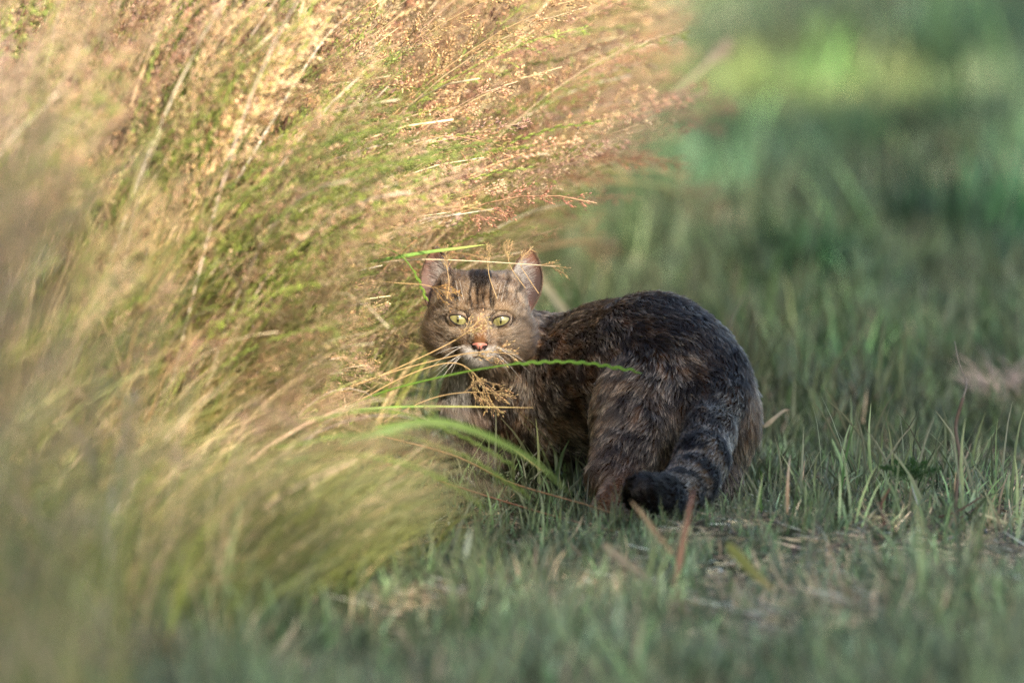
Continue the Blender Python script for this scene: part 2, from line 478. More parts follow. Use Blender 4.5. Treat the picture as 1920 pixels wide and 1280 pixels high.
def make_meadow():
    kinds = [('airy', TAN, STRAW, 1.0), ('airy', RUST, TAN, 1.0), ('airy', LIME, LIME, .9), ('dense', PINK, STRAW, 1.0),
             ('spike', LIME, GREEN, .9), ('airy', STRAW, STRAW, 1.15), ('bare', STRAW, (.85, .74, .54), 1.0)]
    meshes = []; spn = Noise(61, .22, 2); brn = Noise(62, .16, 2)
    for lean in range(4):
        for k in kinds:
            meshes.append(stem_variant(lean, *k).mesh('meadow_stem', M_grass))
    src = group_sources('meadow_stem', meshes)
    pos = []; rot = []; scl = []; idx = []; tint = []
    def add(y0, y1, depth_w, dens, hs=1.0, xoff=0.0, lim=None):
        area = (y1 - y0) * depth_w; n = int(area * dens)
        y = RNG.uniform(y0, y1, n); back = RNG.beta(1, 1.6, n) * depth_w
        x = edge(y) - back + xoff
        for i in range(n):
            b = back[i]
            lm = 2.6 - b * 5.5 + RNG.normal() * .55
            if lim is not None: lm = min(lm, lim)
            lean = int(np.clip(round(lm), 0, 3))
            pn = float(spn((x[i], y[i] * .6, 0))) + RNG.normal() * .5
            k = int(RNG.choice(6, p=[.25, .34, .05, .24, .02, .10])) if pn > .7 else int(RNG.choice(6, p=[.26, .06, .20, .12, .10, .26])) if pn > -.8 else int(RNG.choice(6, p=[.16, .05, .30, .06, .28, .15]))
            pos.append((x[i], y[i], float(ground_h(x[i], y[i])) - .004))
            rot.append((0, 0, RNG.normal() * (.5 if y[i] > 9.4 else 1.0) - .15)); scl.append(hs * RNG.uniform(.72, 1.12) * (1 - .28 * np.exp(-b / .07)))
            idx.append(lean * 7 + k)
            if RNG.random() < .07: idx[-1] = lean * 7 + 6
            v = RNG.uniform(.7, 1.3) * (1 + .22 * float(np.clip(brn((x[i], y[i] * .6, 0)), -2, 2))); tint.append((v, v * RNG.uniform(.93, 1.05), v * RNG.uniform(.85, 1.15)))
    add(10.3, 11.05, .62, 5200, 1.0)
    add(10.3, 11.3, .30, 3500, .62, -.02)
    add(11.05, 12.2, .95, 1400, 1.0)
    add(12.2, 14.0, .8, 1100, 1.0)
    add(14.0, 17.0, .9, 350, 1.05)
    add(9.3, 10.3, .42, 900, .95)
    add(7.6, 9.3, .42, 520, .95)
    add(5.6, 7.6, .5, 55, .95)
    ok = fits(meshes, pos, rot, scl, idx)
    pos, rot, scl, idx, tint = [np.asarray(a)[ok] for a in (pos, rot, scl, idx, tint)]
    print('meadow stems', len(pos))
    scatter('meadow_grass', src, pos, rot, scl, idx, np.array(tint),
            'tall golden seeding meadow grass leaning right, left of and behind the cat', 'tall grass')
    # leaves among the stems
    ms = []
    for lean in range(4):
        a1 = (20 + lean * 22, 50 + lean * 26)
        ms.append(tuft_variant(9, .22, .46, .003, .0055, (2, 14 + lean * 10), a1, [GREEN, LIME, GREEN], .018).mesh('meadow_leaf', M_grass))
        ms.append(tuft_variant(9, .20, .42, .002, .0045, (2, 14 + lean * 10), a1, [STRAW, TAN, LIME], .018).mesh('meadow_leaf', M_grass))
        ms.append(tuft_variant(9, .22, .40, .002, .0045, (2, 14 + lean * 10), a1, [LIME, STRAW, GREEN], .018).mesh('meadow_leaf', M_grass))
    src = group_sources('meadow_leaf', ms)
    pos = []; rot = []; scl = []; idx = []; tint = []
    def addl(y0, y1, wdt, dens, s0, s1, xo=0.0, greenbias=.4, leanmin=0):
        n = int((y1 - y0) * wdt * dens)
        for i in range(n):
            y = RNG.uniform(y0, y1); b = RNG.beta(1, 1.3) * wdt; x = edge(y) - b + xo
            lean = int(np.clip(round(2.7 - b * 5 + RNG.normal() * .6), leanmin, 3))
            if y < 9.4: lean = int(RNG.integers(0, 4))
            k = 0 if RNG.random() < greenbias else int(RNG.integers(1, 3))
            pos.append((x, y, float(ground_h(x, y)))); rot.append((0, 0, RNG.normal() * (.8 if y > 9.4 else 1.6) - .1)); scl.append(RNG.uniform(s0, s1))
            idx.append(lean * 3 + k); v = RNG.uniform(.8, 1.2); tint.append((v, v, v * RNG.uniform(.8, 1.1)))
    addl(10.3, 11.05, .6, 1500, .5, 1.0)
    addl(11.05, 14, .8, 420, .7, 1.1)
    addl(14, 17, .8, 180, .8, 1.1)
    addl(9.3, 10.3, .45, 420, .45, .9)
    addl(7.6, 9.3, .45, 100, .6, 1.0)
    addl(5.6, 7.6, .5, 40, .7, 1.0)
    # the skirt of lower arching blades that spills out over the mown grass
    addl(9.75, 10.7, .34, 2600, .30, .66, .16, .80, 2)
    addl(9.95, 10.48, .36, 2600, .22, .48, .30, .85, 2)
    ok = fits(ms, pos, rot, scl, idx)
    pos, rot, scl, idx, tint = [np.asarray(a)[ok] for a in (pos, rot, scl, idx, tint)]
    print('leaf tufts', len(pos))
    scatter('meadow_leaves', src, pos, rot, scl, idx, np.array(tint),
            'long green and straw leaves arching out of the foot of the tall meadow grass', 'grass leaves')
make_meadow()

def make_lawn():
    ms = []
    for i in range(3):
        ms.append(tuft_variant(14, .015, .050, .0018, .0034, (0, 32), (15, 85), [LG, DEEP, DEEP, BLUEG, (.15, .22, .12)], .018, 3.14, 5, tipk=.12, jt=.55).mesh('lawn_tuft', M_grass))
    for i in range(2):
        ms.append(tuft_variant(13, .012, .045, .0014, .0028, (0, 60), (20, 100), [STRAW, (.36, .27, .16), (.24, .19, .12), LG, BLUEG, LG], .018, 3.14, 5).mesh('lawn_tuft', M_grass))
    for i in range(2):
        ms.append(tuft_variant(6, .035, .085, .0018, .0030, (0, 20), (10, 60), [LG, (.12, .17, .07), BLUEG], .015, 3.14, 6, tipk=.2).mesh('lawn_tuft', M_grass))
    # litter lying nearly flat
    for i in range(2):
        ms.append(tuft_variant(12, .012, .06, .0010, .0028, (70, 88), (80, 98), [STRAW, (.25, .17, .11), (.60, .58, .50), (.10, .06, .04), (.16, .10, .06)], .025, 3.14, 5, tipk=0).mesh('lawn_tuft', M_grass))
    src = group_sources('lawn_tuft', ms)
    clump = Noise(5, .30, 3); patch = Noise(9, .9, 2); big = Noise(14, .42, 2); hue = Noise(15, .5, 2)
    P_, R_, S_, I_, T_ = [], [], [], [], []
    def fill(y0, y1, dens, s0, s1, litter):
        ym = (y0 + y1) / 2; hw = .5 * 1920 / FPX * y1 + .12
        x0 = -hw; n = int((y1 - y0) * 2 * hw * dens)
        x = RNG.uniform(x0, hw, n); y = RNG.uniform(y0, y1, n)
        keep = x > edge(y) - .25; x = x[keep]; y = y[keep]; n = len(x)
        p = np.stack([x, y * .45, 0 * x], -1)
        c = clump(p); q = patch(p)
        u = RNG.random(n)
        dry = u < np.clip(.27 + .14 * q, .08, .6)
        lit = RNG.random(n) < litter + .15 * np.clip(q, 0, 1.5)
        tall = RNG.random(n) < .13 + .10 * np.clip(c, -1, 1)
        i = np.where(dry, RNG.integers(3, 5, n), RNG.integers(0, 3, n))
        i = np.where(tall & ~dry, RNG.integers(5, 7, n), i); i = np.where(lit, RNG.integers(7, 9, n), i)
        s = RNG.uniform(s0, s1, n) * (1 + .22 * np.clip(c, -1.5, 2))
        s = np.where(lit, RNG.uniform(.8, 1.2, n), s) * (1 - .55 * np.exp(-((x - .12) / .19) ** 2 - ((y - 10.42) / .22) ** 2))
        t = np.array([1.18, 1.27, 1.30]) * (np.exp(RNG.normal(size=n) * .38) * (1 + .12 * q))[:, None]
        # sunlit strip far behind painted as a brighter tint, darker clumps elsewhere
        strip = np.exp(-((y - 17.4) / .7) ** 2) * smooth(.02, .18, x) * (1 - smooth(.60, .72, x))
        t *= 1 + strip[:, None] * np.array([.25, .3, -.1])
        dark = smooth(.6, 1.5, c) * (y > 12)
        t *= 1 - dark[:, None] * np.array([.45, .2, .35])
        far = smooth(11.8, 13.5, y)
        t *= np.exp(RNG.normal(size=n) * .45 * far)[:, None]
        pb_ = np.stack([x, y * .22, 0 * x], -1); B_, H_ = big(pb_), hue(pb_)
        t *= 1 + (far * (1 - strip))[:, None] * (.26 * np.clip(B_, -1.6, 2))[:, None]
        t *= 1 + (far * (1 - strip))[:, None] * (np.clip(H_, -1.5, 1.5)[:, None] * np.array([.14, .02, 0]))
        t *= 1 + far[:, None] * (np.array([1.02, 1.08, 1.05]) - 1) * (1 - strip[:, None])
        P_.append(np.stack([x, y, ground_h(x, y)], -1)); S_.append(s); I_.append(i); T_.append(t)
        r = np.zeros((n, 3)); r[:, 2] = RNG.uniform(0, 6.28, n); r[:, 0] = RNG.normal(size=n) * .12; r[:, 1] = RNG.normal(size=n) * .12; R_.append(r)
    fill(8.2, 9.8, 3100, .75, 1.25, .30)
    fill(9.8, 11.6, 3000, .5, 1.1, .55)
    fill(11.6, 14, 1900, .9, 1.4, .18)
    fill(14, 18, 900, 1.2, 1.9, .1)
    fill(18, 26, 420, 1.6, 2.8, .05)
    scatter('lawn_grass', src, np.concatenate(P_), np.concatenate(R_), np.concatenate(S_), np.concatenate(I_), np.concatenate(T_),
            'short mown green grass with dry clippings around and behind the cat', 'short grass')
make_lawn()

# ================================================================== the cat
def px_r(r): return r / 2000.0
class Body:
    """a smooth union of round cones and ellipsoids; each carries a flow direction (lie of the fur) and a region"""
    def __init__(s): s.pr = []
    def cone(s, a, ra, b, rb, k=.012, flow=None, reg='body'):
        a = np.array(a, float); b = np.array(b, float)
        f = np.array(flow, float) if flow is not None else (b - a)
        f = f / (np.linalg.norm(f) + 1e-9)
        s.pr.append(('c', a, b, ra, rb, k, f, reg))
    def ell(s, c, r, k=.012, rot=None, flow=(1, 0, 0), reg='body', sub=False):
        c = np.array(c, float); r = np.array(r, float)
        M = np.array(rot) if rot is not None else np.eye(3)
        f = np.array(flow, float); f /= np.linalg.norm(f)
        s.pr.append(('s' if sub else 'e', c, r, M, None, k, f, reg))
    def d1(s, p, q):
        if p[0] == 'c':
            _, a, b, ra, rb, k, f, g = p
            ab = b - a; L2 = ab @ ab
            t = np.clip(((q - a) @ ab) / L2, 0, 1)
            return np.linalg.norm(q - a - t[:, None] * ab, axis=1) - (ra + (rb - ra) * t)
        _, c, r, M, _, k, f, g = p
        l = (q - c) @ M.T
        k0 = np.linalg.norm(l / r, axis=1); k1 = np.linalg.norm(l / (r * r), axis=1) + 1e-9
        return k0 * (k0 - 1) / k1
    def dist(s, q):
        q = np.asarray(q, dtype=np.float64); D = np.full(len(q), 1.0)
        for p in s.pr:
            if p[0] == 's': continue
            d = s.d1(p, q); k = p[5]
            h = np.maximum(k - np.abs(D - d), 0) / k
            D = np.minimum(D, d) - h * h * k * .25
        for p in s.pr:
            if p[0] != 's': continue
            d = -s.d1(p, q); k = p[5]
            h = np.maximum(k - np.abs(D - d), 0) / k
            D = np.maximum(D, d) + h * h * k * .25
        return D
    def fields(s, q, sharp=.006):
        W = 0; F = 0; regs = {}
        for p in s.pr:
            if p[0] == 's': continue
            wgt = np.exp(-np.clip(s.d1(p, q), -.05, 1) / sharp)
            W = W + wgt; F = F + wgt[:, None] * p[6]
            regs[p[7]] = regs.get(p[7], 0) + wgt
        F = F / W[:, None]
        for k_ in regs: regs[k_] = regs[k_] / W
        return F, regs
    def mesh(s, lo, hi, h):
        ns = [int(math.ceil((hi[i] - lo[i]) / h)) + 1 for i in range(3)]
        ax = [lo[i] + h * np.arange(ns[i]) for i in range(3)]
        # coarse pass first, so the fine grid is only evaluated near the surface
        f = np.full(ns, 1.0)
        st = 6
        cx = [a[::st] for a in ax]
        G = np.stack(np.meshgrid(*cx, indexing='ij'), -1).reshape(-1, 3)
        cd = s.dist(G).reshape([len(a) for a in cx])
        near = np.abs(cd) < h * st * 1.6 + .004
        near = np.kron(near, np.ones((st, st, st), bool))[:ns[0] + st, :ns[1] + st, :ns[2] + st]
        sgn = np.kron(cd, np.ones((st, st, st)))
        # dilate by shifting
        m = near.copy()
        for a in range(3):
            m |= np.roll(near, st - 1, a) | np.roll(near, -(st - 1), a)
        def fit(arr, fill):
            out = np.full(ns, fill, dtype=arr.dtype); k_ = [min(ns[i], arr.shape[i]) for i in range(3)]
            out[:k_[0], :k_[1], :k_[2]] = arr[:k_[0], :k_[1], :k_[2]]; return out
        m = fit(m, False); f = fit(sgn, 1.0)
        ii = np.argwhere(m); q = np.stack([ax[a][ii[:, a]] for a in range(3)], -1)
        f[m] = s.dist(q)
        # naive surface nets
        inside = f < 0
        cnt = np.zeros([n - 1 for n in ns]); acc = np.zeros([n - 1 for n in ns] + [3])
        cr = [(0, 0, 0), (1, 0, 0), (0, 1, 0), (1, 1, 0), (0, 0, 1), (1, 0, 1), (0, 1, 1), (1, 1, 1)]
        def sl(c): return tuple(slice(c[i], ns[i] - 1 + c[i]) for i in range(3))
        for a in range(8):
            for b in range(a + 1, 8):
                df = [cr[b][i] - cr[a][i] for i in range(3)]
                if sum(abs(x) for x in df) != 1: continue
                fa, fb = f[sl(cr[a])], f[sl(cr[b])]
                x = inside[sl(cr[a])] != inside[sl(cr[b])]
                t = np.where(x, fa / np.where(x, fa - fb, 1), 0)
                cnt += x
                for i in range(3): acc[..., i] += x * (cr[a][i] + t * df[i])
        act = cnt > 0
        vid = -np.ones(act.shape, int); vid[act] = np.arange(act.sum())
        base = np.argwhere(act)
        v = (base + acc[act] / cnt[act][:, None]) * h + np.array(lo)
        faces = []
        for a in range(3):
            b, c = (a + 1) % 3, (a + 2) % 3
            s0 = [slice(1, n - 1) for n in ns]; s0[a] = slice(0, ns[a] - 1)
            s1 = list(s0); s1[a] = slice(1, ns[a])
            i0, i1 = inside[tuple(s0)], inside[tuple(s1)]
            w_ = np.argwhere(i0 != i1)
            o = w_ + np.array([0 if i == a else 1 for i in range(3)])
            eb = np.zeros(3, int); eb[b] = 1; ec = np.zeros(3, int); ec[c] = 1
            q = [vid[tuple((o - eb - ec).T)], vid[tuple((o - ec).T)], vid[tuple(o.T)], vid[tuple((o - eb).T)]]
            q = np.stack(q, -1)
            flip = ~i0[tuple(w_.T)]
            q[flip] = q[flip][:, ::-1]
            faces.append(q)
        return v, np.concatenate(faces)

def make_cat():
    root = empty('cat', P(1180, 985, 10.78))
    root.location.z = 0
    tag(root, 'crouching brown tabby cat with yellow eyes looking back over its shoulder at the grass edge', 'cat')
    B = Body()
    v3 = lambda px, py, d: np.array(P(px, py, d))
    # ---- trunk, from the shoulders (further away) to the rump (nearer)
    S = v3(1030, 716, 11.00); Mi = v3(1150, 712, 10.92); H = v3(1268, 725, 10.83); Ru = v3(1322, 766, 10.81)
    ax = (H - S) / np.linalg.norm(H - S)
    B.cone(S, .058, Mi, .070, .02, ax + np.array([0, 0, -.25]))
    B.cone(Mi, .070, v3(1225, 690, 10.86), .066, .02, ax + np.array([0, 0, -.25]))
    B.cone(v3(1225, 690, 10.86), .066, H, .066, .02, ax + np.array([0, 0, -.35]))
    B.cone(H, .064, Ru, .047, .02, ax + np.array([.2, 0, -.9]))
    B.ell(v3(1345, 790, 10.79), (.032, .034, .042), .02, flow=(.15, 0, -1))       # far buttock
    B.cone(v3(1075, 790, 10.95), .045, v3(1010, 780, 10.98), .045, .02, (.5, 0, -.8))   # chest and belly low
    B.ell(v3(985, 742, 10.96), (.047, .05, .055), .02, flow=(.3, 0, -1))              # near shoulder
    B.cone(v3(1010, 690, 10.98), .047, v3(915, 625, 10.93), .036, .02, (.8, .1, -.5))   # neck
    B.cone(v3(915, 650, 10.91), .033, v3(905, 760, 10.95), .034, .02, (0, 0, -1), 'bib')
    B.cone(v3(905, 760, 10.95), .036, v3(960, 790, 10.97), .036, .02, (0, 0, -1), 'body')
    # fore legs
    for px, dd in ((912, 10.93), (968, 11.03)):
        foot = v3(px - 5, 900, dd); foot[2] = .012
        kn = v3(px + 8, 830, dd + .02)
        B.cone(v3(px + 28, 760, dd + .03), .026, kn, .019, .014, (0, 0, -1), 'leg')
        B.cone(kn, .019, foot, .013, .012, (0, 0, -1), 'leg')
        B.ell(foot + np.array([-.004, -.014, .002]), (.013, .020, .012), .010, flow=(0, -1, -.3), reg='leg')
    # near haunch, folded under
    B.ell(v3(1212, 790, 10.79), (.052, .050, .068), .014, flow=(-.18, 0, -1))
    B.cone(v3(1190, 815, 10.76), .036, v3(1150, 892, 10.72), .024, .014, (-.4, 0, -1))
    hock = v3(1172, 915, 10.72)
    ft = v3(1150, 960, 10.66); ft[2] = .017
    B.cone(hock, .021, ft, .017, .010, (-.2, -.3, -1), 'foot')
    B.ell(ft + np.array([-.004, -.012, -.002]), (.016, .024, .014), .010, flow=(0, -1, -.4), reg='foot')
    # other hind leg, on the right
    f2 = v3(1335, 965, 10.76); f2[2] = .014
    B.cone(v3(1345, 820, 10.80), .034, v3(1345, 900, 10.78), .021, .015, (.0, 0, -1))
    B.cone(v3(1345, 900, 10.78), .020, f2, .014, .010, (0, -.2, -1), 'leg')
    B.ell(f2 + np.array([-.004, -.012, 0]), (.014, .022, .013), .010, flow=(0, -1, -.4), reg='leg')
    # ---- tail: hangs from the rump over the haunch, its dark tip curling forward to the left
    tp = [(1345, 695, 10.81, 34), (1342, 752, 10.765, 39), (1330, 812, 10.71, 44), (1316, 862, 10.66, 46),
          (1298, 903, 10.625, 44), (1268, 930, 10.59, 41), (1234, 934, 10.555, 39), (1206, 924, 10.53, 36)]
    tl = [v3(*t[:3]) for t in tp]; tr_ = [px_r(t[3]) for t in tp]
    for i in range(len(tp) - 1):
        B.cone(tl[i], tr_[i], tl[i + 1], tr_[i + 1], .008 if i > 1 else .022, None, 'tail')
    seg = [0]
    for i in range(len(tl) - 1): seg.append(seg[-1] + np.linalg.norm(tl[i + 1] - tl[i]))
    def tail_t(q):
        best = np.full(len(q), 9.); tt = np.zeros(len(q))
        for i in range(len(tl) - 1):
            ab = tl[i + 1] - tl[i]; t = np.clip(((q - tl[i]) @ ab) / (ab @ ab), 0, 1)
            d = np.linalg.norm(q - tl[i] - t[:, None] * ab, axis=1)
            m = d < best; best = np.where(m, d, best); tt = np.where(m, (seg[i] + t * (seg[i + 1] - seg[i])), tt)
        return tt / seg[-1]
    # ---- head, in its own frame (millimetres): x right in the picture, y up, z towards where the cat looks
    C = np.array(P(899, 598, 10.885))
    fwd = np.array([.02, -1, .06]); fwd /= np.linalg.norm(fwd)
    upv = np.array([0.02, 0, 1.0]); upv -= fwd * (upv @ fwd); upv /= np.linalg.norm(upv)
    rgt = np.cross(upv, fwd); rgt = -rgt if rgt[0] < 0 else rgt
    HM = np.stack([rgt, upv, fwd])                # rows: world to head
    def h(x, y, z): return C + (x * rgt + y * upv + z * fwd) / 1000
    def hd(x, y, z): return x * rgt + y * upv + z * fwd
    def hell(x, y, z, rx, ry, rz, k=.008, flow=(0, 1, -.5), reg='head', sub=False):
        B.ell(h(x, y, z), (rx / 1000, ry / 1000, rz / 1000), k, HM, hd(*flow), reg, sub)
    def hcone(a, ra, b, rb, k=.007, flow=(0, 1, -.3), reg='head'):
        B.cone(h(*a), ra / 1000, h(*b), rb / 1000, k, hd(*flow), reg)
    hell(0, 11, -12, 40, 34.5, 38, .012)
    hell(0, 25, 2, 29, 17, 21, .010)
    for sx in (-1, 1): hell(sx * 27, 8, -8, 18, 24, 20, .012, (sx * 1, .3, -.6)); hell(sx * 27, 30, -12, 11, 14, 10, .012, (sx * .5, 1, -.3))
    for sx in (-1, 1):
        hell(sx * 28, -15, -8, 20, 22, 20, .012, (sx * 1, -.55, -.6))
        hell(sx * 17, -9, 12, 15, 12, 13, .010, (sx * 1, -.2, -.5))
        hell(sx * 20, 12, 12, 14, 8, 11, .008, (sx * .4, 1, -.3))        # brow
        hell(sx * 8.2, -32, 25, 10, 7.5, 9.5, .005, (sx * 1, -.3, -.3), 'muzzle')
    hell(0, -25, 16, 18, 15, 17, .010, (0, -.3, -.3))
    hcone((0, 6, 23), 8.5, (0, -17, 35), 6.5, .008, (0, 1, -.4))
    hcone((0, -17, 33), 6.5, (0, -24, 33), 5.5, .005, (0, 1, -.4), 'muzzle')
    hell(0, -40, 18, 12, 7.5, 11, .007, (0, -1, -.6), 'muzzle')
    EYES = ((-20.8, 0.0, 15.4), (20.2, -0.5, 15.4))
    RE = 11.6
    for e in EYES:
        hell(e[0], e[1], e[2] + 3, 9.6, 7.4, 12.5, .004, sub=True)
    lo = np.array([-.115, 10.44, -.004]); hi = np.array([.26, 11.10, .232])
    v, f = B.mesh(lo, hi, .0026)
    # pull the points on to the surface
    def grad(q, e=.0006):
        g = np.stack([B.dist(q + np.eye(3)[i] * e) - B.dist(q - np.eye(3)[i] * e) for i in range(3)], -1) / (2 * e)
        n = np.linalg.norm(g, axis=1, keepdims=True); return g / np.maximum(n, 1e-6)
    g = grad(v); v = v - g * B.dist(v)[:, None] * .8
    me = bpy.data.meshes.new('body'); me.from_pydata(v.tolist(), [], f.tolist())
    me.polygons.foreach_set('use_smooth', [True] * len(me.polygons))

    # ---- coat
    n1 = Noise(21, .05, 3); n2 = Noise(22, .018, 2); n3 = Noise(23, .10, 2)
    BLACK = np.array([.0075, .0048, .0034]); DK = np.array([.014, .009, .006]); GREY = np.array([.62, .50, .36])
    BROWN = np.array([.095, .048, .022]); RUF = np.array([.25, .12, .055]); BUFF = np.array([.40, .29, .19]); WHITE = np.array([.72, .68, .64])
    FACE = np.array([.125, .08, .048])
    def mixc(a, b, t): t = np.asarray(t)[:, None]; return a * (1 - t) + b * t
    def coat(q, F, regs):
        """under colour and tip colour, how light the tips are, fur length in mm"""
        N = len(q)
        a1, a2, a3 = n1(q), n2(q), n3(q)
        X = q[:, 0] * 1000; Z = q[:, 2] * 1000
        base = mixc(DK * .8, BROWN, smooth(-.4, 1.5, .6 * a1 + .75 * a2))
        # narrow dark bars down the flank
        s_ = np.sin((X * .95 + Z * .22 + a1 * 5) / 4.6) * .6 + .5 * a2
        bars = smooth(.15, .9, s_) * smooth(25, 60, X)
        base = mixc(base, BLACK, bars * .75)
        tipn = smooth(-1.1, 1.2, a2 + .6 * a3) * (1 - .6 * bars) * .68
        tip = mixc(np.tile(GREY, (N, 1)), BUFF, smooth(-.5, 1.2, a1) * .6)
        # dark line along the spine, widened at the rump to paint the shadow there
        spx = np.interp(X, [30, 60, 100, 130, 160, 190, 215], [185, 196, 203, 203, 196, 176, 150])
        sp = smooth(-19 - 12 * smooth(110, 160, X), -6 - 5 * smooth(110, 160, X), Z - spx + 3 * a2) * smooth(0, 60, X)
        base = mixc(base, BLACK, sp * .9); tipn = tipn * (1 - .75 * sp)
        ln = np.full(N, 12.5)
        # rump sides and thighs, darkened in colour to counter the sun there
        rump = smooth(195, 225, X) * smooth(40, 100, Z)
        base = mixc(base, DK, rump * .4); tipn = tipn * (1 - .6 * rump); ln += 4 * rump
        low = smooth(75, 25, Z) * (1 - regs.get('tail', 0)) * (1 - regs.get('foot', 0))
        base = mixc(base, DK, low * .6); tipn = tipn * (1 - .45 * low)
        bib = regs.get('bib', 0) * smooth(-38, -47, X) * smooth(60, 80, Z)
        base = mixc(base, WHITE * .4, bib); tip = mixc(tip, WHITE * .8, bib)
        ft_ = regs.get('foot', 0)
        base = mixc(base, RUF * .45, ft_); tip = mixc(tip, BUFF * .7, ft_); ln = ln * (1 - ft_) + 7 * ft_
        lg = regs.get('leg', 0); ln = ln * (1 - lg) + 8 * lg
        ta = regs.get('tail', 0)
        t = tail_t(q)
        ring = smooth(-.15, .5, np.sin(t * 2 * math.pi * 8.0 + 1.5 + 1.1 * a1) + .35 * a2) * smooth(.05, .55, t)
        ring = np.maximum(ring, smooth(.81, .84, t))
        tb = mixc(mixc(np.tile(BUFF * .22, (N, 1)), DK, smooth(.75, .3, t) * .8), BLACK * .8, ring)
        tq = ta * smooth(.12, .5, t); base = mixc(base, tb, tq); tipn = tipn * (1 - tq) + tq * (1 - ring) * .7; ln = ln * (1 - ta) + (12 - 2 * smooth(.8, 1, t)) * ta
        # head
        hh = np.clip(regs.get('head', 0) + regs.get('muzzle', 0), 0, 1)
        l = (q - C) @ HM.T * 1000; x, y, z = l[:, 0], l[:, 1], l[:, 2]; ax_ = np.abs(x)
        fb = mixc(np.tile(FACE, (N, 1)), BUFF, smooth(-.5, 1.5, a2) * .5)
        # forehead stripes, fading towards the brows
        wob = x + .6 * np.sin(y * .35) + .5 * a2
        st = smooth(.0, .7, -np.cos(wob / 6.2 * 2 * math.pi)) * smooth(5, 14, y + .5 * a2) * smooth(12, 10, ax_)
        st = np.maximum(st, np.exp(-((ax_ - 12.5 + .06 * (y - 12)) / 1.1) ** 2) * smooth(4, 8, y) * smooth(24, 17, y) * .8)
        crown = smooth(24, 36, y) * smooth(12, 8, ax_)
        st = np.maximum(st, crown * .85)
        st2 = smooth(.35, .8, np.cos((ax_ - 19 - .2 * y + a2) / 13 * 2 * math.pi)) * smooth(14, 22, y) * smooth(13, 18, ax_) * .55
        fb = mixc(fb, BLACK, np.clip(np.maximum(st, st2 * 1.3) * 1.15, 0, 1))
        # dark rim and line from the outer corner of each eye, cheek stripes
        marks = np.zeros(N)
        for ex, ey, ez in EYES:
            sx = np.sign(ex); u = (x - ex) * sx; w_ = y - ey
            rim = np.exp(-((np.hypot(u / 1.35, w_ * 1.12) - 8.2) / 1.5) ** 2) * (z > 0)
            pale = np.exp(-((np.hypot(u / 1.3, w_) - 12.0) / 2.4) ** 2) * (z > 0) * (1 - smooth(.3, .9, rim))
            fb = mixc(fb, BUFF * .75, pale * .6)
            line = np.exp(-((w_ - 1.2 + .02 * u * u * .2) / 1.3) ** 2) * smooth(9, 12, u) * smooth(30, 24, u)
            ch = np.exp(-((w_ + 12 + .25 * u) / 1.9) ** 2) * smooth(7, 13, u) + .8 * np.exp(-((w_ + 21 + .2 * u) / 2.4) ** 2) * smooth(4, 12, u)
            inner = np.exp(-((np.abs(x) - 11.5) / 2.0) ** 2) * smooth(3, -1, y) * smooth(-12, -5, y) * (z > 12)
            mk = np.clip(rim + .9 * line + .7 * ch + .8 * inner, 0, 1); marks = np.maximum(marks, mk); fb = mixc(fb, BLACK * 2, mk)
        nose = smooth(8, 5, ax_) * smooth(4, -6, y) * smooth(-27, -20, y) * (z > 15)
        fb = mixc(fb, RUF * .7, nose * .85)
        mz = smooth(-22, -27, y + .15 * ax_) * smooth(17, 11, ax_) * (z > 8)
        fb = mixc(fb, WHITE * .5, mz)
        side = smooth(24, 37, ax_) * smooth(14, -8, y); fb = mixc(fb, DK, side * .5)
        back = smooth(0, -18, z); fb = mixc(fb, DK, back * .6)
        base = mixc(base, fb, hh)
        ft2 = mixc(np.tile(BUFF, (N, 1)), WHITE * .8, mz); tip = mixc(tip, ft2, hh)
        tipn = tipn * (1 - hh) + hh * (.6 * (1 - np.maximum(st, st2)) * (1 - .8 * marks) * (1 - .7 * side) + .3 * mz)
        hl = 5.0 - 1.5 * smooth(2, 12, y) + 12 * smooth(24, 44, ax_) * smooth(12, -14, y) + 4.5 * smooth(8, -14, z) - 1.8 * smooth(10, 6, ax_) * (z > 15) + 1.5 * mz
        ln = ln * (1 - hh) + hl * hh
        return base, tip, np.clip(tipn, 0, 1), ln
    Fv, rv = B.fields(v)
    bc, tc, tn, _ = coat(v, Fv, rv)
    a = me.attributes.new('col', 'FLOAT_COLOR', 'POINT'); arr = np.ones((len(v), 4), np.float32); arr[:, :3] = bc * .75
    a.data.foreach_set('color', arr.ravel())
    me.materials.append(attr_material('cat_skin', .9, .05))
    link('body', me, root)

    # ---- fur strands
    hm = hair_material('fur')
    def strands(name, roots, dirs, nrm, ln, cb, ct, tn, rad, lift, clump=6, clumpw=.5, npt=5, curl=.12, parent=root, cvar=.25):
        """roots/dirs/normals in metres, ln in mm"""
        n = len(roots); npc = npt
        rr = np.random.default_rng(len(roots))
        L = ln / 1000 * rr.uniform(.65, 1.15, n)
        ndir = dirs - nrm * np.sum(dirs * nrm, 1, keepdims=True); ndir /= np.linalg.norm(ndir, axis=1, keepdims=True) + 1e-9
        side = np.cross(nrm, ndir)
        ndir = ndir + side * rr.normal(size=(n, 1)) * curl; ndir /= np.linalg.norm(ndir, axis=1, keepdims=True)
        lf = lift * rr.uniform(.6, 1.5, (n, 1))
        pts = np.zeros((n, npc, 3)); p = roots - nrm * .0003; pts[:, 0] = p
        for i in range(1, npc):
            t = i / (npc - 1)
            d = ndir + nrm * (lf * (1.5 - 1.6 * t)); d /= np.linalg.norm(d, axis=1, keepdims=True)
            p = p + d * (L[:, None] / (npc - 1)); pts[:, i] = p
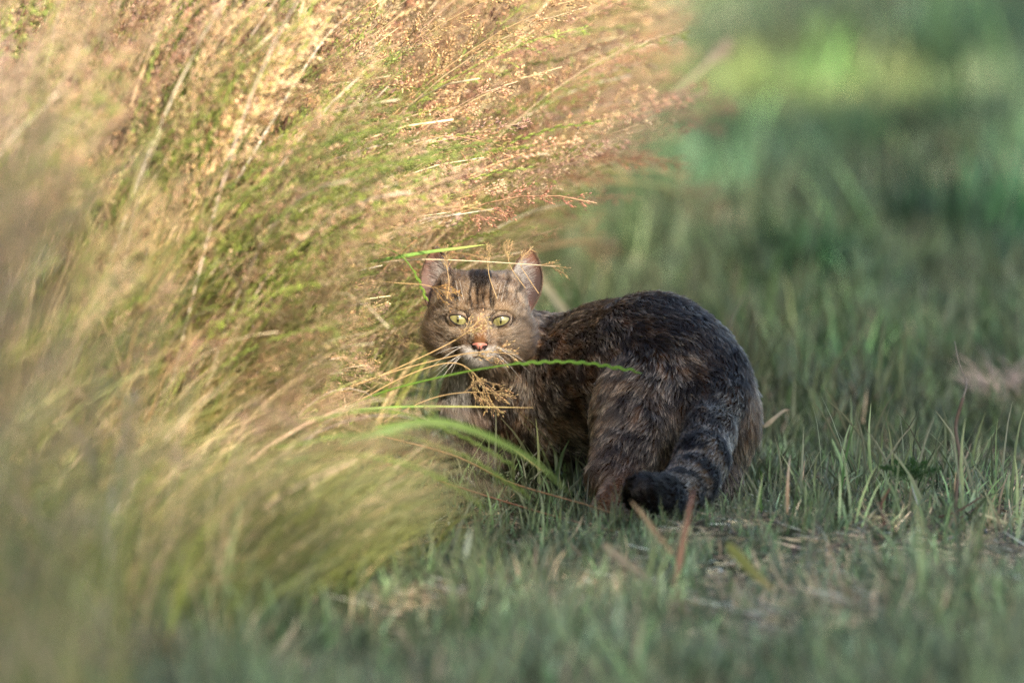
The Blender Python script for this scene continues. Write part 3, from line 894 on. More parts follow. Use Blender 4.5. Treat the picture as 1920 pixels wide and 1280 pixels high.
        # wet clumps: strands of one neighbourhood lean to a common tip
        if clump:
            cell = np.floor(roots / (clump / 1000) + .37 * np.sin(roots[:, [1, 2, 0]] * 900)).astype(np.int64)
            key = (cell[:, 0] * 73856093) ^ (cell[:, 1] * 19349663) ^ (cell[:, 2] * 83492791)
            u, inv = np.unique(key, return_inverse=True)
            cn = np.bincount(inv)
            for i in range(2, npc):
                t = (i / (npc - 1)) ** 1.3
                m = np.stack([np.bincount(inv, pts[:, i, k]) / cn for k in range(3)], -1)[inv]
                pts[:, i] = pts[:, i] * (1 - clumpw * t) + m * clumpw * t
            cl = rr.normal(size=len(u))[inv]
            push = rr.normal(size=(len(u), 3))[inv] * .10
            for i in range(1, npc):
                pts[:, i] += push * (L[:, None]) * (i / (npc - 1)) ** 1.5
        else: cl = np.zeros(n)
        hc = bpy.data.hair_curves.new(name); hc.add_curves([npc] * n)
        hc.attributes['position'].data.foreach_set('vector', pts.astype(np.float32).ravel())
        ra = hc.attributes.new('radius', 'FLOAT', 'POINT') if 'radius' not in hc.attributes else hc.attributes['radius']
        prof = np.array([1, .95, .8, .55, .12]) if npc == 5 else np.linspace(1, .15, npc)
        ra.data.foreach_set('value', (rad * rr.uniform(.7, 1.3, (n, 1)) * prof[None]).astype(np.float32).ravel())
        c = np.ones((n, npc, 4), np.float32)
        isl = np.where(cl > .35, 1.0, rr.random(n) < .35)  # some clumps get light agouti tips, which also stand in for glints
        k = rr.uniform(.6, 1.4, n) * np.exp(cvar * np.clip(cl, -2, 2))
        for i in range(npc):
            t = i / (npc - 1)
            wgt = (smooth(.35, .75, t) * tn * (.15 + .85 * isl))
            cc = cb * (1 - wgt[:, None]) + ct * wgt[:, None]
            c[:, i, :3] = np.clip(cc * k[:, None], .004, .95)
        ca = hc.attributes.new('col', 'FLOAT_COLOR', 'POINT'); ca.data.foreach_set('color', c.ravel())
        hc.materials.append(hm)
        return tag(link(name, hc, parent), kind='stuff')

    tri = np.concatenate([f[:, [0, 1, 2]], f[:, [0, 2, 3]]])
    A, Bv, Cv = v[tri[:, 0]], v[tri[:, 1]], v[tri[:, 2]]
    area = np.linalg.norm(np.cross(Bv - A, Cv - A), axis=1) * .5
    cen = (A + Bv + Cv) / 3
    headw = (np.linalg.norm(cen - C, axis=1) < .062) * 2.2 + 1
    vis = np.where(cen[:, 2] < .01, .3, 1.0)
    p_ = area * headw * vis; p_ /= p_.sum()
    rr = np.random.default_rng(3)
    NS = 210000
    ti = rr.choice(len(tri), NS, p=p_)
    u1 = np.sqrt(rr.random(NS)); u2 = rr.random(NS)
    q = A[ti] * (1 - u1)[:, None] + Bv[ti] * (u1 * (1 - u2))[:, None] + Cv[ti] * (u1 * u2)[:, None]
    F, regs = B.fields(q); nn = grad(q)
    l = (q - C) @ HM.T * 1000
    keep = np.ones(NS, bool)
    for e in EYES:
        keep &= ~((np.hypot((l[:, 0] - e[0]) / 9.9, (l[:, 1] - e[1]) / 7.4) < 1.0) & (l[:, 2] > 0))
    keep &= ~((np.abs(l[:, 0]) < 8.0 - .9 * np.clip(-l[:, 1] - 21, 0, 9)) & (l[:, 1] < -20.5) & (l[:, 1] > -30.5) & (l[:, 2] > 30))
    # lie of the fur on the face: away from the nose
    hw = np.clip(regs.get('head', 0) + regs.get('muzzle', 0), 0, 1)[:, None]
    rad_dir = l - np.array([0, -26, 40.0]); rad_dir[:, 1] += 0
    rad_dir /= np.linalg.norm(rad_dir, axis=1, keepdims=True)
    F = F * (1 - hw) + (rad_dir @ HM) * hw
    tw = Noise(31, .07, 2)(q); tw2 = Noise(32, .025, 2)(q)
    F = F + np.cross(nn, F) * ((.22 * tw + .18 * tw2) * (1 - hw[:, 0] * .7))[:, None]
    F, nn, q = F[keep], nn[keep], q[keep]
    regs = {k_: (x[keep] if hasattr(x, '__len__') else x) for k_, x in regs.items()}
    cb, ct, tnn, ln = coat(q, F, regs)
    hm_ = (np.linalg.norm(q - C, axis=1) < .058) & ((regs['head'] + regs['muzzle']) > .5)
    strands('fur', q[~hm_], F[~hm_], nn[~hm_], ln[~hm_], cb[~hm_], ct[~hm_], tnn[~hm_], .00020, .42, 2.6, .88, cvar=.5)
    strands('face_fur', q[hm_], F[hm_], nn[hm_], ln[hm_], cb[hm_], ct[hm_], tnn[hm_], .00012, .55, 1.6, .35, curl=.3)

    # ---- eyes: a ball with iris and slit pupil in the material, and dark lid rims
    em = bpy.data.materials.new('cat_eye'); em.use_nodes = True
    n = em.node_tree.nodes; lk = em.node_tree.links; pb = n['Principled BSDF']
    pb.inputs['Roughness'].default_value = .04; pb.inputs['Specular IOR Level'].default_value = .6
    pb.inputs['Coat Weight'].default_value = 1; pb.inputs['Coat Roughness'].default_value = .13
    tc_ = n.new('ShaderNodeTexCoord'); sx_ = n.new('ShaderNodeSeparateXYZ'); lk.new(tc_.outputs['Object'], sx_.inputs[0])
    def mth(op, a_, b_=None, c_=None):
        m_ = n.new('ShaderNodeMath'); m_.operation = op
        for i_, z_ in enumerate((a_, b_, c_)):
            if z_ is None: continue
            if isinstance(z_, (int, float)): m_.inputs[i_].default_value = z_
            else: lk.new(z_, m_.inputs[i_])
        return m_.outputs[0]
    Xo, Zo = mth('MULTIPLY', sx_.outputs[0], 1000), mth('MULTIPLY', sx_.outputs[2], 1000)
    r_ = mth('SQRT', mth('ADD', mth('MULTIPLY', Xo, Xo), mth('MULTIPLY', Zo, Zo)))
    # slit: |x| < 1.5 * (1-(z/6)^2)
    slit = mth('SUBTRACT', mth('MULTIPLY', mth('SUBTRACT', 1.0, mth('POWER', mth('ABSOLUTE', mth('DIVIDE', Zo, 3.6)), 2)), .95), mth('ABSOLUTE', Xo))
    slitf = n.new('ShaderNodeMapRange'); slitf.inputs[1].default_value = -.15; slitf.inputs[2].default_value = .2
    lk.new(slit, slitf.inputs[0])
    rp = n.new('ShaderNodeValToRGB'); rp.color_ramp.elements[0].position = .1; rp.color_ramp.elements[0].color = (.15, .14, .045, 1)
    rp.color_ramp.elements[1].position = .83; rp.color_ramp.elements[1].color = (.20, .19, .075, 1)
    for ps_, cc_ in ((.5, (.23, .215, .095)), (.90, (.10, .08, .03)), (.96, (.006, .005, .004))):
        e_ = rp.color_ramp.elements.new(ps_); e_.color = (*cc_, 1)
    lk.new(mth('DIVIDE', r_, 10.2), rp.inputs[0])
    nz = n.new('ShaderNodeTexNoise'); nz.inputs['Scale'].default_value = 900; lk.new(tc_.outputs['Object'], nz.inputs['Vector'])
    mm = n.new('ShaderNodeMix'); mm.data_type = 'RGBA'; mm.blend_type = 'OVERLAY'; mm.inputs[0].default_value = .35
    lk.new(rp.outputs[0], mm.inputs[6]); lk.new(nz.outputs['Fac'], mm.inputs[7])
    m2 = n.new('ShaderNodeMix'); m2.data_type = 'RGBA'; m2.inputs[7].default_value = (.004, .004, .004, 1)
    lk.new(slitf.outputs[0], m2.inputs[0]); lk.new(mm.outputs[2], m2.inputs[6]); lk.new(m2.outputs[2], pb.inputs['Base Color'])
    rimm = simple('eye_rim', (.014, .010, .009), .35, .5)
    noseM = simple('nose_leather', (.46, .19, .15), .42, .45, .18, 700)
    darkM = simple('nostril_dark', (.02, .010, .009), .4, .4)
    for e in EYES:
        me2 = bpy.data.meshes.new('eye'); bm_ = __import__('bmesh').new()
        __import__('bmesh').ops.create_uvsphere(bm_, u_segments=40, v_segments=28, radius=RE / 1000)
        bm_.to_mesh(me2); bm_.free(); me2.polygons.foreach_set('use_smooth', [True] * len(me2.polygons))
        me2.materials.append(em)
        eo = link('eye', me2, root); eo.location = Vector(h(e[0], e[1], e[2] - .5))
        eo.rotation_euler = (0.0, 0, .0)
        # almond rim lying on the ball
        sx = 1 if e[0] > 0 else -1
        mb = MB(); N = 44; RS = (RE + .1)
        ring_in, ring_mid, ring_out = [], [], []
        for k_ in range(N + 1):
            a_ = 2 * math.pi * k_ / N; ca_, sa_ = math.cos(a_), math.sin(a_)
            up_ = 3.9 if sa_ > 0 else 5.4
            X_ = sx * ca_ * 8.3; Y_ = sa_ * up_ * (1 - .12 * ca_) + ca_ * 1.7 - (1.2 if ca_ < -.9 else 0)
            Zr = math.sqrt(max(4, RS * RS - X_ * X_ - Y_ * Y_)) - .5
            ring_in.append(Vector(h(e[0] + X_, e[1] + Y_, e[2] + Zr)))
            X2, Y2 = X_ * 1.26, Y_ * 1.95; Z2 = math.sqrt(max(.5, (RE + .3) ** 2 - X2 * X2 - Y2 * Y2)) - .5
            Xm, Ym = X_ * 1.12, Y_ * 1.42; ring_mid.append(Vector(h(e[0] + Xm, e[1] + Ym, e[2] + math.sqrt(max(.5, (RE + .35) ** 2 - Xm * Xm - Ym * Ym)) - .5)))
            ring_out.append(Vector(h(e[0] + X2, e[1] + Y2, e[2] + Z2)))
        mb.tube(ring_in[:-1] + [ring_in[0]], .00068, (.014, .01, .009), 6)
        b0 = len(mb.v)
        for a_, m_, b_ in zip(ring_in, ring_mid, ring_out):
            mb.v += [a_, m_, b_]; mb.c += [(.014, .01, .009), (.10, .068, .044), (.11, .075, .048)]
        for k_ in range(N):
            q0 = b0 + 3 * k_
            mb.f += [(q0, q0 + 3, q0 + 4, q0 + 1), (q0 + 1, q0 + 4, q0 + 5, q0 + 2)]
        mb.build('eyelid', attr_material('eyelid_skin', .6, .3), root)
        nl = 2600; ai = rr.integers(0, N, nl); tl_ = rr.uniform(.12, 1, nl)[:, None]; fr_ = rr.random(nl)[:, None]
        RI, RO = np.array([tuple(x_) for x_ in ring_in]), np.array([tuple(x_) for x_ in ring_out])
        pi = RI[ai] * (1 - fr_) + RI[ai + 1] * fr_; po = RO[ai] * (1 - fr_) + RO[ai + 1] * fr_
        rt = pi * (1 - tl_) + po * tl_; ct_ = np.array(h(*e)); nl_ = rt - ct_; nl_ /= np.linalg.norm(nl_, axis=1, keepdims=True)
        strands('eyelid_fur', rt, (po - pi) + (fwd * .001) + upv * .002, nl_, np.full(nl, 3.0), np.tile(FACE * 1.4, (nl, 1)), np.tile(BUFF * .7, (nl, 1)), np.full(nl, .4), .00012, .35, 1.6, .3)

    # ---- nose leather
    N_ = 26; vs = []; fs = []
    M_ = 9
    for j in range(M_):
        r0 = j / (M_ - 1)
        for k_ in range(N_):
            a_ = 2 * math.pi * k_ / N_; ca_, sa_ = math.cos(a_), math.sin(a_)
            wd = 8.0 * (1 if sa_ > 0 else (1 - .62 * abs(sa_) ** 1.1))
            X_ = ca_ * wd * r0; Y_ = (sa_ * (3.6 if sa_ > 0 else 5.4)) * r0
            Z_ = 4.6 * (1 - r0 ** 2.6) - (.9 if abs(X_) < .5 and Y_ < 0 else 0) - 1.3 * math.exp(-((abs(X_) - 4.3) / 1.3) ** 2 - ((Y_ + .2) / 1.3) ** 2)
            vs.append(h(X_, -24.3 + Y_, 37.6 + Z_ - .045 * X_ * X_))
    for j in range(M_ - 1):
        for k_ in range(N_): fs.append((j * N_ + k_, j * N_ + (k_ + 1) % N_, (j + 1) * N_ + (k_ + 1) % N_, (j + 1) * N_ + k_))
    me3 = bpy.data.meshes.new('nose'); me3.from_pydata([tuple(x) for x in vs], [], fs)
    me3.polygons.foreach_set('use_smooth', [True] * len(me3.polygons)); me3.materials.append(noseM)
    no = link('nose', me3, root)
    for sx in (-1, 1):
        mb = MB(); mb.tube([h(sx * 2.9, -26.4, 40.6), h(sx * 3.9, -25.4, 40.6), h(sx * 5.3, -25.0, 39.6), h(sx * 6.8, -25.2, 38.0)], lambda t: .0011 - .0004 * t, (.02, .01, .009), 7)
        mb.build('nostril', darkM, no)
    mb = MB(); mb.tube([h(0, -25.5, 41.6), h(0, -29.5, 39.4), h(0, -33.5, 36.0)], .0006, (.02, .01, .009), 5)
    mb.tube([h(-4.2, -28.6, 37.8), h(-7.2, -25.5, 37.2), h(-7.8, -22.4, 36.8), h(-4, -20.6, 39.0), h(0, -20.4, 39.8), h(4, -20.6, 39.0), h(7.8, -22.4, 36.8), h(7.2, -25.5, 37.2), h(4.2, -28.6, 37.8)], .0006, (.02, .01, .009), 5)
    mb.tube([h(0, -33.5, 36.8), h(3, -35.6, 35.4), h(7, -36.4, 32.4), h(12, -35.4, 27.0)], .0007, (.02, .01, .009), 5)
    mb.tube([h(0, -33.5, 36.8), h(-3, -35.6, 35.4), h(-7, -36.4, 32.4), h(-12, -35.4, 27.0)], .0007, (.02, .01, .009), 5)
    mb.build('mouth', darkM, root)

    # ---- ears: cupped shells with fur fringes
    earM = attr_material('ear_skin', .7, .2)
    for sx, bx, by, bz, updir, opn, W_, H_ in (
            (-1, -34, 22, -12, (-.20, 1, -.10), (-.35, .05, 1), 15.5, 56),
            (1, 35, 22, -12, (.27, 1, -.10), (.22, .05, 1), 15.5, 57)):
        upd = hd(*updir); upd /= np.linalg.norm(upd)
        op = hd(*opn); op -= upd * (op @ upd); op /= np.linalg.norm(op)
        sd = np.cross(op, upd); sd /= np.linalg.norm(sd)
        if sd @ rgt < 0: sd = -sd
        bs = np.array(h(bx, by - 10, bz))
        nt_, ns_ = 16, 17; grid = np.zeros((nt_, ns_, 3)); nor = np.zeros((nt_, ns_, 3))
        def ear_pt(t, s_):
            wv = W_ / 1000 * (max(0, 1 - t ** 2.6)) ** .62 * (1.0 + .10 * math.sin(t * 3)); al = R(72 - 22 * t)
            wv *= 1.0 / math.sin(al) * .93
            p_ = bs + upd * (t * H_ / 1000) + sd * (wv * math.sin(s_ * al)) - op * (wv * (math.cos(s_ * al) - math.cos(al))) - op * (.006 * t * t)
            p_ = p_ + sd * sx * (.0045 * math.sin(math.pi * t) * (1 if s_ * sx > 0 else .2))
            return p_
        for i in range(nt_):
            for j in range(ns_):
                grid[i, j] = ear_pt(i / (nt_ - 1), j / (ns_ - 1) * 2 - 1)
        du = np.gradient(grid, axis=0); dv = np.gradient(grid, axis=1)
        nor = np.cross(du, dv); nor /= np.linalg.norm(nor, axis=2, keepdims=True) + 1e-12
        nor[-1] = nor[-2]
        if (nor[5, 8] @ op) < 0: nor = -nor
        vs = np.concatenate([grid.reshape(-1, 3), (grid - nor * .0014).reshape(-1, 3)])
        fs = []; K = nt_ * ns_
        for i in range(nt_ - 1):
            for j in range(ns_ - 1):
                q_ = i * ns_ + j; fs.append((q_, q_ + 1, q_ + ns_ + 1, q_ + ns_)); fs.append((K + q_, K + q_ + ns_, K + q_ + ns_ + 1, K + q_ + 1))
        for i in range(nt_ - 1):
            for j in (0, ns_ - 1):
                q_ = i * ns_ + j; fs.append((q_, q_ + ns_, K + q_ + ns_, K + q_))
        mee = bpy.data.meshes.new('ear'); mee.from_pydata(vs.tolist(), [], fs)
        mee.polygons.foreach_set('use_smooth', [True] * len(mee.polygons)); mee.materials.append(earM)
        ca = mee.attributes.new('col', 'FLOAT_COLOR', 'POINT'); arr = np.ones((2 * K, 4), np.float32)
        tt = np.repeat(np.linspace(0, 1, nt_), ns_); ss = np.tile(np.linspace(-1, 1, ns_), nt_)
        inner = mixc(np.tile(np.array([.12, .078, .068]) if sx < 0 else np.array([.065, .045, .043]), (K, 1)), np.array([.16, .085, .06]), smooth(.55, 1, tt))  # left ear's inside painted lighter as lit, the right one darker as shaded
        inner = mixc(inner, np.array([.14, .07, .06]), smooth(.25, 0, tt))
        arr[:K, :3] = inner; arr[K:, :3] = np.array([.09, .055, .035])
        ca.data.foreach_set('color', arr.ravel())
        eo = link('ear', mee, root)
        # short fur on the back and rim, long pale hairs from the inner edge
        def ear_hairs(nm, n_, which, lnm, cb_, ct_, rad, lift):
            ts = rr.random(n_) ** .9; 
            if which == 'back': sv = rr.uniform(-1, 1, n_)
            elif which == 'rim': sv = np.sign(rr.uniform(-1, 1, n_)) * rr.uniform(.9, 1, n_)
            else: sv = -sx * rr.uniform(-.15, 1.0, n_); ts = ts * .75
            ps = np.array([ear_pt(min(.985, t), s_) for t, s_ in zip(ts, sv)])
            ii_ = np.clip((ts * (nt_ - 1)).astype(int), 0, nt_ - 2); jj = np.clip(((sv + 1) / 2 * (ns_ - 1)).astype(int), 0, ns_ - 1)
            nn_ = nor[ii_, jj]
            if which == 'back': ps = ps - nn_ * .0014; nn_ = -nn_; dr = np.tile(upd, (n_, 1)) + .3 * sd * sv[:, None]
            elif which == 'rim': dr = np.tile(upd, (n_, 1)) + sd * (sv * .7)[:, None]
            else: dr = np.tile(upd * .75 + sd * sx * .95 + op * .25, (n_, 1))
            dr = dr + rr.normal(size=(n_, 3)) * .15
            strands(nm, ps, dr, nn_, np.full(n_, lnm) * rr.uniform(.5, 1.1, n_), np.tile(cb_, (n_, 1)), np.tile(ct_, (n_, 1)), np.full(n_, .8), rad, lift, 0, parent=root)
        ear_hairs('ear_fur', 5000, 'back', 3.5, BROWN * .9, BUFF * .5, .00012, .3)
        ear_hairs('ear_fringe', 900, 'rim', 3.5, DK * 2, BUFF * .8, .00010, .4)
        ear_hairs('inner_ear_fur', 900, 'in', 15, WHITE * .35, WHITE * .8, .00011, .5)

    # ---- whiskers and brow hairs
    wm = simple('whisker', (.75, .73, .70), .35, .5)
    for sx in (-1, 1):
        for i in range(8 if sx < 0 else 5):
            x0, y0 = 11 + 1.7 * (i % 3), -25 - 3.2 * (i // 3)
            a_ = R([-4, -14, -24, -32, -42, -54, -20, -38, -48][i]); Lw = rr.uniform(24, 44)
            pts = []
            for k_ in range(7):
                t = k_ / 6
                pts.append(h(sx * (x0 + Lw * t * math.cos(a_) * .93), y0 + Lw * t * math.sin(a_) - 9 * t * t, 31 - 10 * t - 6 * t * t))
            mb = MB(); mb.tube(pts, lambda t: .00026 * (1 - .8 * t), (1, 1, 1), 4); mb.build('whisker', wm, root)
        for i in range(2):
            x0 = 15 + 4 * i
            pts = [h(sx * (x0 + 5 * t), 13 + 24 * t, 22 + 10 * t - 9 * t * t) for t in (0, .33, .66, 1)]
            mb = MB(); mb.tube(pts, lambda t: .00022 * (1 - .8 * t), (1, 1, 1), 4); mb.build('brow_whisker', wm, root)
make_cat()

# ================================================================== single stalks, blades and twigs
def spline(ctrl, n):
    """Catmull-Rom through the control points"""
    c = [Vector(x) for x in ctrl]; c = [c[0] * 2 - c[1]] + c + [c[-1] * 2 - c[-2]]
    out = []; segs = len(c) - 3
    for i in range(n):
        x = i / (n - 1) * segs; k = min(int(x), segs - 1); t = x - k
        p0, p1, p2, p3 = c[k:k + 4]
        out.append(.5 * ((2 * p1) + (p2 - p0) * t + (2 * p0 - 5 * p1 + 4 * p2 - p3) * t * t + (3 * p1 - p0 - 3 * p2 + p3) * t ** 3))
    return out

def stalk(name, cat, label, ctrl, r0, r1, col, head=None, headcol=None, t0=.7, size=1.0, n=26, group=None, headname='seed_head'):
    pts = spline([P(*c) for c in ctrl], n)
    root = empty(name, pts[0]); tag(root, label, cat, group)
    mb = MB(); mb.tube(pts, lambda t: r0 + (r1 - r0) * t, col, 6); mb.build('stem', M_stalk, root)
    if head:
        hb = MB(); panicle(hb, pts, head, headcol, t0, size); hb.build(headname, M_stalk, root)
    return root

def blade(name, cat, label, ctrl, wdt, col, tip=None, side=(1, 0, .2), n=18, group=None, fold=.3):
    pts = spline([P(*c) for c in ctrl], n)
    mb = MB(); tp = tip or col
    mb.blade(pts, lambda t: wdt * .5 * (min(1, .55 + t * 3)) * (1 - t ** 2.5) + .00015, lambda t: lerp(col, tp, smooth(.3, 1, t)), side, fold)
    o = mb.build(name.replace('dry_blade', 'dry_leaf'), M_stalk)
    return tag(o, label, cat, group)

def make_details():
    HAY = (.52, .36, .17); GOLD = (.60, .43, .22); PALE = (.72, .60, .42); GRN = (.13, .26, .035); RED = (.30, .10, .05)
    # --- right in front of the cat
    stalk('rye_grass_stem', 'grass stem', 'long green rye grass spike arching across the cat\'s chest and flank',
          [(560, 812, 10.60), (690, 745, 10.58), (820, 708, 10.57), (960, 683, 10.56), (1080, 679, 10.57), (1192, 695, 10.58)],
          .0011, .0006, GRN, 'spike', GRN, .60, .8)
    stalk('panicle_stem', 'grass stem', 'dry golden panicle touching the cat\'s nose and inner eye',
          [(640, 735, 10.66), (740, 692, 10.68), (820, 655, 10.70), (868, 628, 10.71), (900, 600, 10.72)], .0006, .0004, HAY, 'airy', GOLD, .66, .8)
    stalk('panicle_stem', 'grass stem', 'dry golden panicle lying across the cat\'s chin',
          [(600, 745, 10.64), (720, 702, 10.66), (830, 672, 10.69), (900, 660, 10.70), (972, 664, 10.71)], .0006, .0004, HAY, 'airy', GOLD, .62, .75)
    stalk('panicle_stem', 'grass stem', 'dry golden panicle drooping over the cat\'s pale throat',
          [(640, 770, 10.66), (760, 705, 10.68), (850, 680, 10.70), (900, 712, 10.71), (925, 762, 10.71)], .0006, .0004, HAY, 'airy', GOLD, .58, .75)
    stalk('panicle_stem', 'grass stem', 'thin dry panicle in front of the cat\'s orange throat patch',
          [(700, 800, 10.66), (800, 750, 10.68), (880, 735, 10.70), (960, 742, 10.72)], .0005, .0003, HAY, 'airy', GOLD, .62, .7)
    stalk('panicle_stem', 'grass stem', 'thin pale straw crossing level between the cat\'s two ears with a feathery end',
          [(640, 500, 10.74), (775, 487, 10.75), (880, 489, 10.76), (980, 495, 10.77), (1050, 500, 10.78)], .0006, .0004, PALE, 'airy', HAY, .86, .55)
    blade('grass_blade', 'grass blade', 'narrow bright green blade just above the cat\'s left ear',
          [(690, 492, 10.72), (790, 474, 10.74), (860, 465, 10.75), (914, 458, 10.76)], .0032, GRN, (.35, .42, .10), (0, .3, 1))
    stalk('rye_grass_stem', 'grass stem', 'short green and yellow spike hanging down beside the cat\'s outer ear',
          [(700, 455, 10.72), (752, 480, 10.72), (782, 520, 10.72), (800, 563, 10.72)], .0008, .0005, GRN, 'spike', (.22, .34, .05), .55, .6)
    stalk('panicle_stem', 'grass stem', 'orange brown panicle sprig in front of the cat\'s outer ear base',
          [(640, 520, 10.70), (740, 530, 10.71), (800, 535, 10.72), (846, 552, 10.73)], .0005, .0003, HAY, 'airy', (.60, .38, .15), .72, .55)
    for c, lab in (([(838, 560, 10.72), (842, 530, 10.74), (838, 500, 10.75), (836, 462, 10.76)], 'small upright dry sprig near the top of the cat\'s outer ear'),
                   ([(932, 560, 10.74), (918, 520, 10.76), (914, 488, 10.77), (912, 458, 10.78)], 'small upright dry sprig over the middle of the cat\'s forehead'),
                   ([(985, 540, 10.76), (960, 505, 10.77), (952, 480, 10.78), (954, 455, 10.79)], 'small upright dry sprig beside the inner edge of the cat\'s right hand ear'),
                   ([(1010, 550, 10.76), (990, 520, 10.77), (975, 490, 10.78), (1000, 462, 10.79)], 'small upright dry sprig across the cat\'s right hand ear')):
        stalk('dry_sprig', 'grass sprig', lab, c, .00035, .00025, GOLD, 'airy', GOLD, .55, .30, 14)
    blade('grass_blade', 'grass blade', 'thin green blade running level in front of the cat\'s chest under the rye spike',
          [(640, 768, 10.66), (760, 762, 10.66), (880, 762, 10.67), (1000, 764, 10.68)], .0020, (.15, .30, .04), (.5, .36, .15), (0, .3, 1))
    blade('arching_blade', 'grass blade', 'broad soft green blade arching down in front of the cat\'s belly',
          [(640, 830, 9.90), (820, 790, 9.92), (980, 850, 9.94), (1070, 925, 9.96)], .0075, (.10, .17, .03), (.10, .15, .03), (0, .4, 1))
    blade('arching_blade', 'grass blade', 'yellow green speckled blade arching below the cat\'s chest',
          [(700, 800, 10.40), (830, 790, 10.42), (940, 830, 10.45), (1020, 885, 10.48)], .0034, (.22, .32, .06), (.45, .33, .15), (0, .3, 1))
    stalk('straw', 'straw', 'tan straw lying along the ground towards the cat\'s hind foot',
          [(640, 800, 10.75), (840, 850, 10.72), (960, 905, 10.66), (1120, 952, 10.6), (1200, 985, 10.56)], .0011, .0007, (.38, .24, .13))
    stalk('straw', 'straw', 'reddish straw running to the ground below the cat\'s belly',
          [(820, 900, 10.70), (980, 950, 10.62), (1110, 985, 10.52), (1220, 1010, 10.46)], .0010, .0006, (.36, .19, .12))
    for c, lab in (([(560, 790, 10.2), (720, 770, 10.22), (860, 815, 10.25), (960, 872, 10.28)], 'narrow green spike arching low in front of the cat\'s forelegs'),
                   ([(520, 840, 10.1), (700, 812, 10.12), (860, 850, 10.15), (985, 925, 10.18)], 'yellowish spike arching just above the ground before the cat\'s paws'),
                   ([(480, 880, 9.9), (640, 850, 9.92), (790, 880, 9.95), (900, 945, 9.98)], 'blurred green spike drooping over the grass below the cat\'s paws')):
        stalk('rye_grass_stem', 'grass stem', lab, c, .0011, .0006, (.16, .26, .05), 'spike', (.22, .30, .07), .5, .85)
    # --- pale straws in the sunny meadow
    stalk('straw', 'straw', 'long pale bare straw, the left of the two bright ones high in the meadow',
          [(405, 380, 10.36), (440, 290, 10.38), (490, 190, 10.42), (545, 90, 10.46), (575, -20, 10.5)], .0018, .0012, PALE)
    stalk('straw', 'straw', 'long white seeded straw, the right of the two bright ones',
          [(440, 345, 10.45), (500, 245, 10.47), (560, 145, 10.50), (615, 65, 10.53), (665, 20, 10.55)], .0015, .0008, (.82, .74, .58), 'spike', HAY, .78, .7)
    stalk('straw', 'straw', 'tan leaning straw near the top left of the meadow',
          [(245, 200, 10.3), (265, 140, 10.32), (300, 50, 10.35), (325, -20, 10.38)], .0016, .0011, (.62, .46, .28))
    stalk('panicle_stem', 'grass stem', 'dry stem with a white dense seed head above the cat\'s outer ear',
          [(560, 470, 10.65), (700, 420, 10.68), (850, 375, 10.7), (942, 350, 10.7)], .0007, .0004, HAY, 'dense', (.70, .52, .34), .84, .8)
    stalk('panicle_stem', 'grass stem', 'purple brown seed head pointing right just below the white one',
          [(600, 440, 10.65), (740, 400, 10.68), (860, 388, 10.70), (955, 402, 10.70)], .0007, .0004, HAY, 'dense', (.34, .18, .11), .86, .7)
    stalk('panicle_stem', 'grass stem', 'rust coloured open panicle reaching out right at the meadow\'s edge',
          [(560, 350, 10.65), (700, 290, 10.68), (830, 255, 10.7), (945, 275, 10.7)], .0008, .0004, HAY, 'airy', (.50, .32, .18), .70, 1.1)
    stalk('panicle_stem', 'grass stem', 'pale pink dense seed head drooping right in the middle of the meadow\'s edge',
          [(560, 400, 10.7), (680, 330, 10.72), (770, 290, 10.75), (835, 318, 10.76)], .0008, .0004, HAY, 'dense', (.66, .46, .32), .84, .9)
    # --- blurred ones behind
    blade('broad_blade', 'grass blade', 'pale broad blade rising behind the cat\'s neck',
          [(1068, 600, 11.9), (1040, 560, 11.95), (1012, 520, 12.0), (1000, 470, 12.05)], .011, (.40, .38, .24), None, (1, 0, 0))
    stalk('tall_stem', 'grass stem', 'long pale blurred stem slanting up to the right out of the meadow',
          [(1020, 330, 12.7), (1140, 275, 12.8), (1250, 190, 12.9), (1362, 88, 13.0)], .0040, .0024, (.50, .42, .28), 'dense', (.50, .40, .30), .90, 1.2)
    stalk('tall_stem', 'grass stem', 'rust brown blurred stem bending right beyond the meadow',
          [(1020, 330, 12.5), (1140, 265, 12.6), (1270, 222, 12.7), (1390, 205, 12.8)], .0022, .0012, (.40, .25, .14), 'airy', (.40, .27, .18), .62, 1.3)
    stalk('tall_stem', 'grass stem', 'tan blurred stem nodding right below the other two',
          [(960, 400, 12.5), (1090, 350, 12.6), (1220, 345, 12.7), (1340, 392, 12.8)], .0026, .0014, (.42, .42, .20), 'airy', (.44, .32, .18), .72, 1.3)
    stalk('tall_stem', 'grass stem', 'low rust seed head pointing right just above the cat\'s back',
          [(960, 480, 12.2), (1040, 460, 12.3), (1110, 452, 12.3), (1160, 458, 12.4)], .0020, .0012, (.40, .25, .14), 'airy', (.42, .28, .17), .45, 1.0)
    # --- mown grass on the right
    stalk('dead_twig', 'twig', 'curved grey brown dead twig standing upright in the mown grass at right',
          [(1792, 1000, 10.55), (1793, 930, 10.56), (1800, 860, 10.57), (1792, 800, 10.58), (1806, 745, 10.58)], .0019, .0017, (.15, .11, .085), n=20)
    stalk('dead_twig', 'twig', 'thin forked twig rising from the top of the curved dead twig',
          [(1806, 745, 10.58), (1812, 718, 10.60), (1798, 680, 10.62), (1790, 640, 10.64)], .0009, .0004, (.30, .25, .19), n=12)
    stalk('dead_twig', 'twig', 'dark bent twig lying at the foot of the upright one',
          [(1640, 1010, 10.5), (1700, 985, 10.5), (1790, 960, 10.5), (1840, 930, 10.52)], .0016, .0010, (.12, .075, .05), n=14)
    stalk('dead_twig', 'twig', 'short reddish twig sticking up left of the feathery leaf',
          [(1650, 1060, 10.42), (1658, 990, 10.44), (1652, 950, 10.45), (1668, 915, 10.46)], .0013, .0009, (.17, .075, .05), n=12)
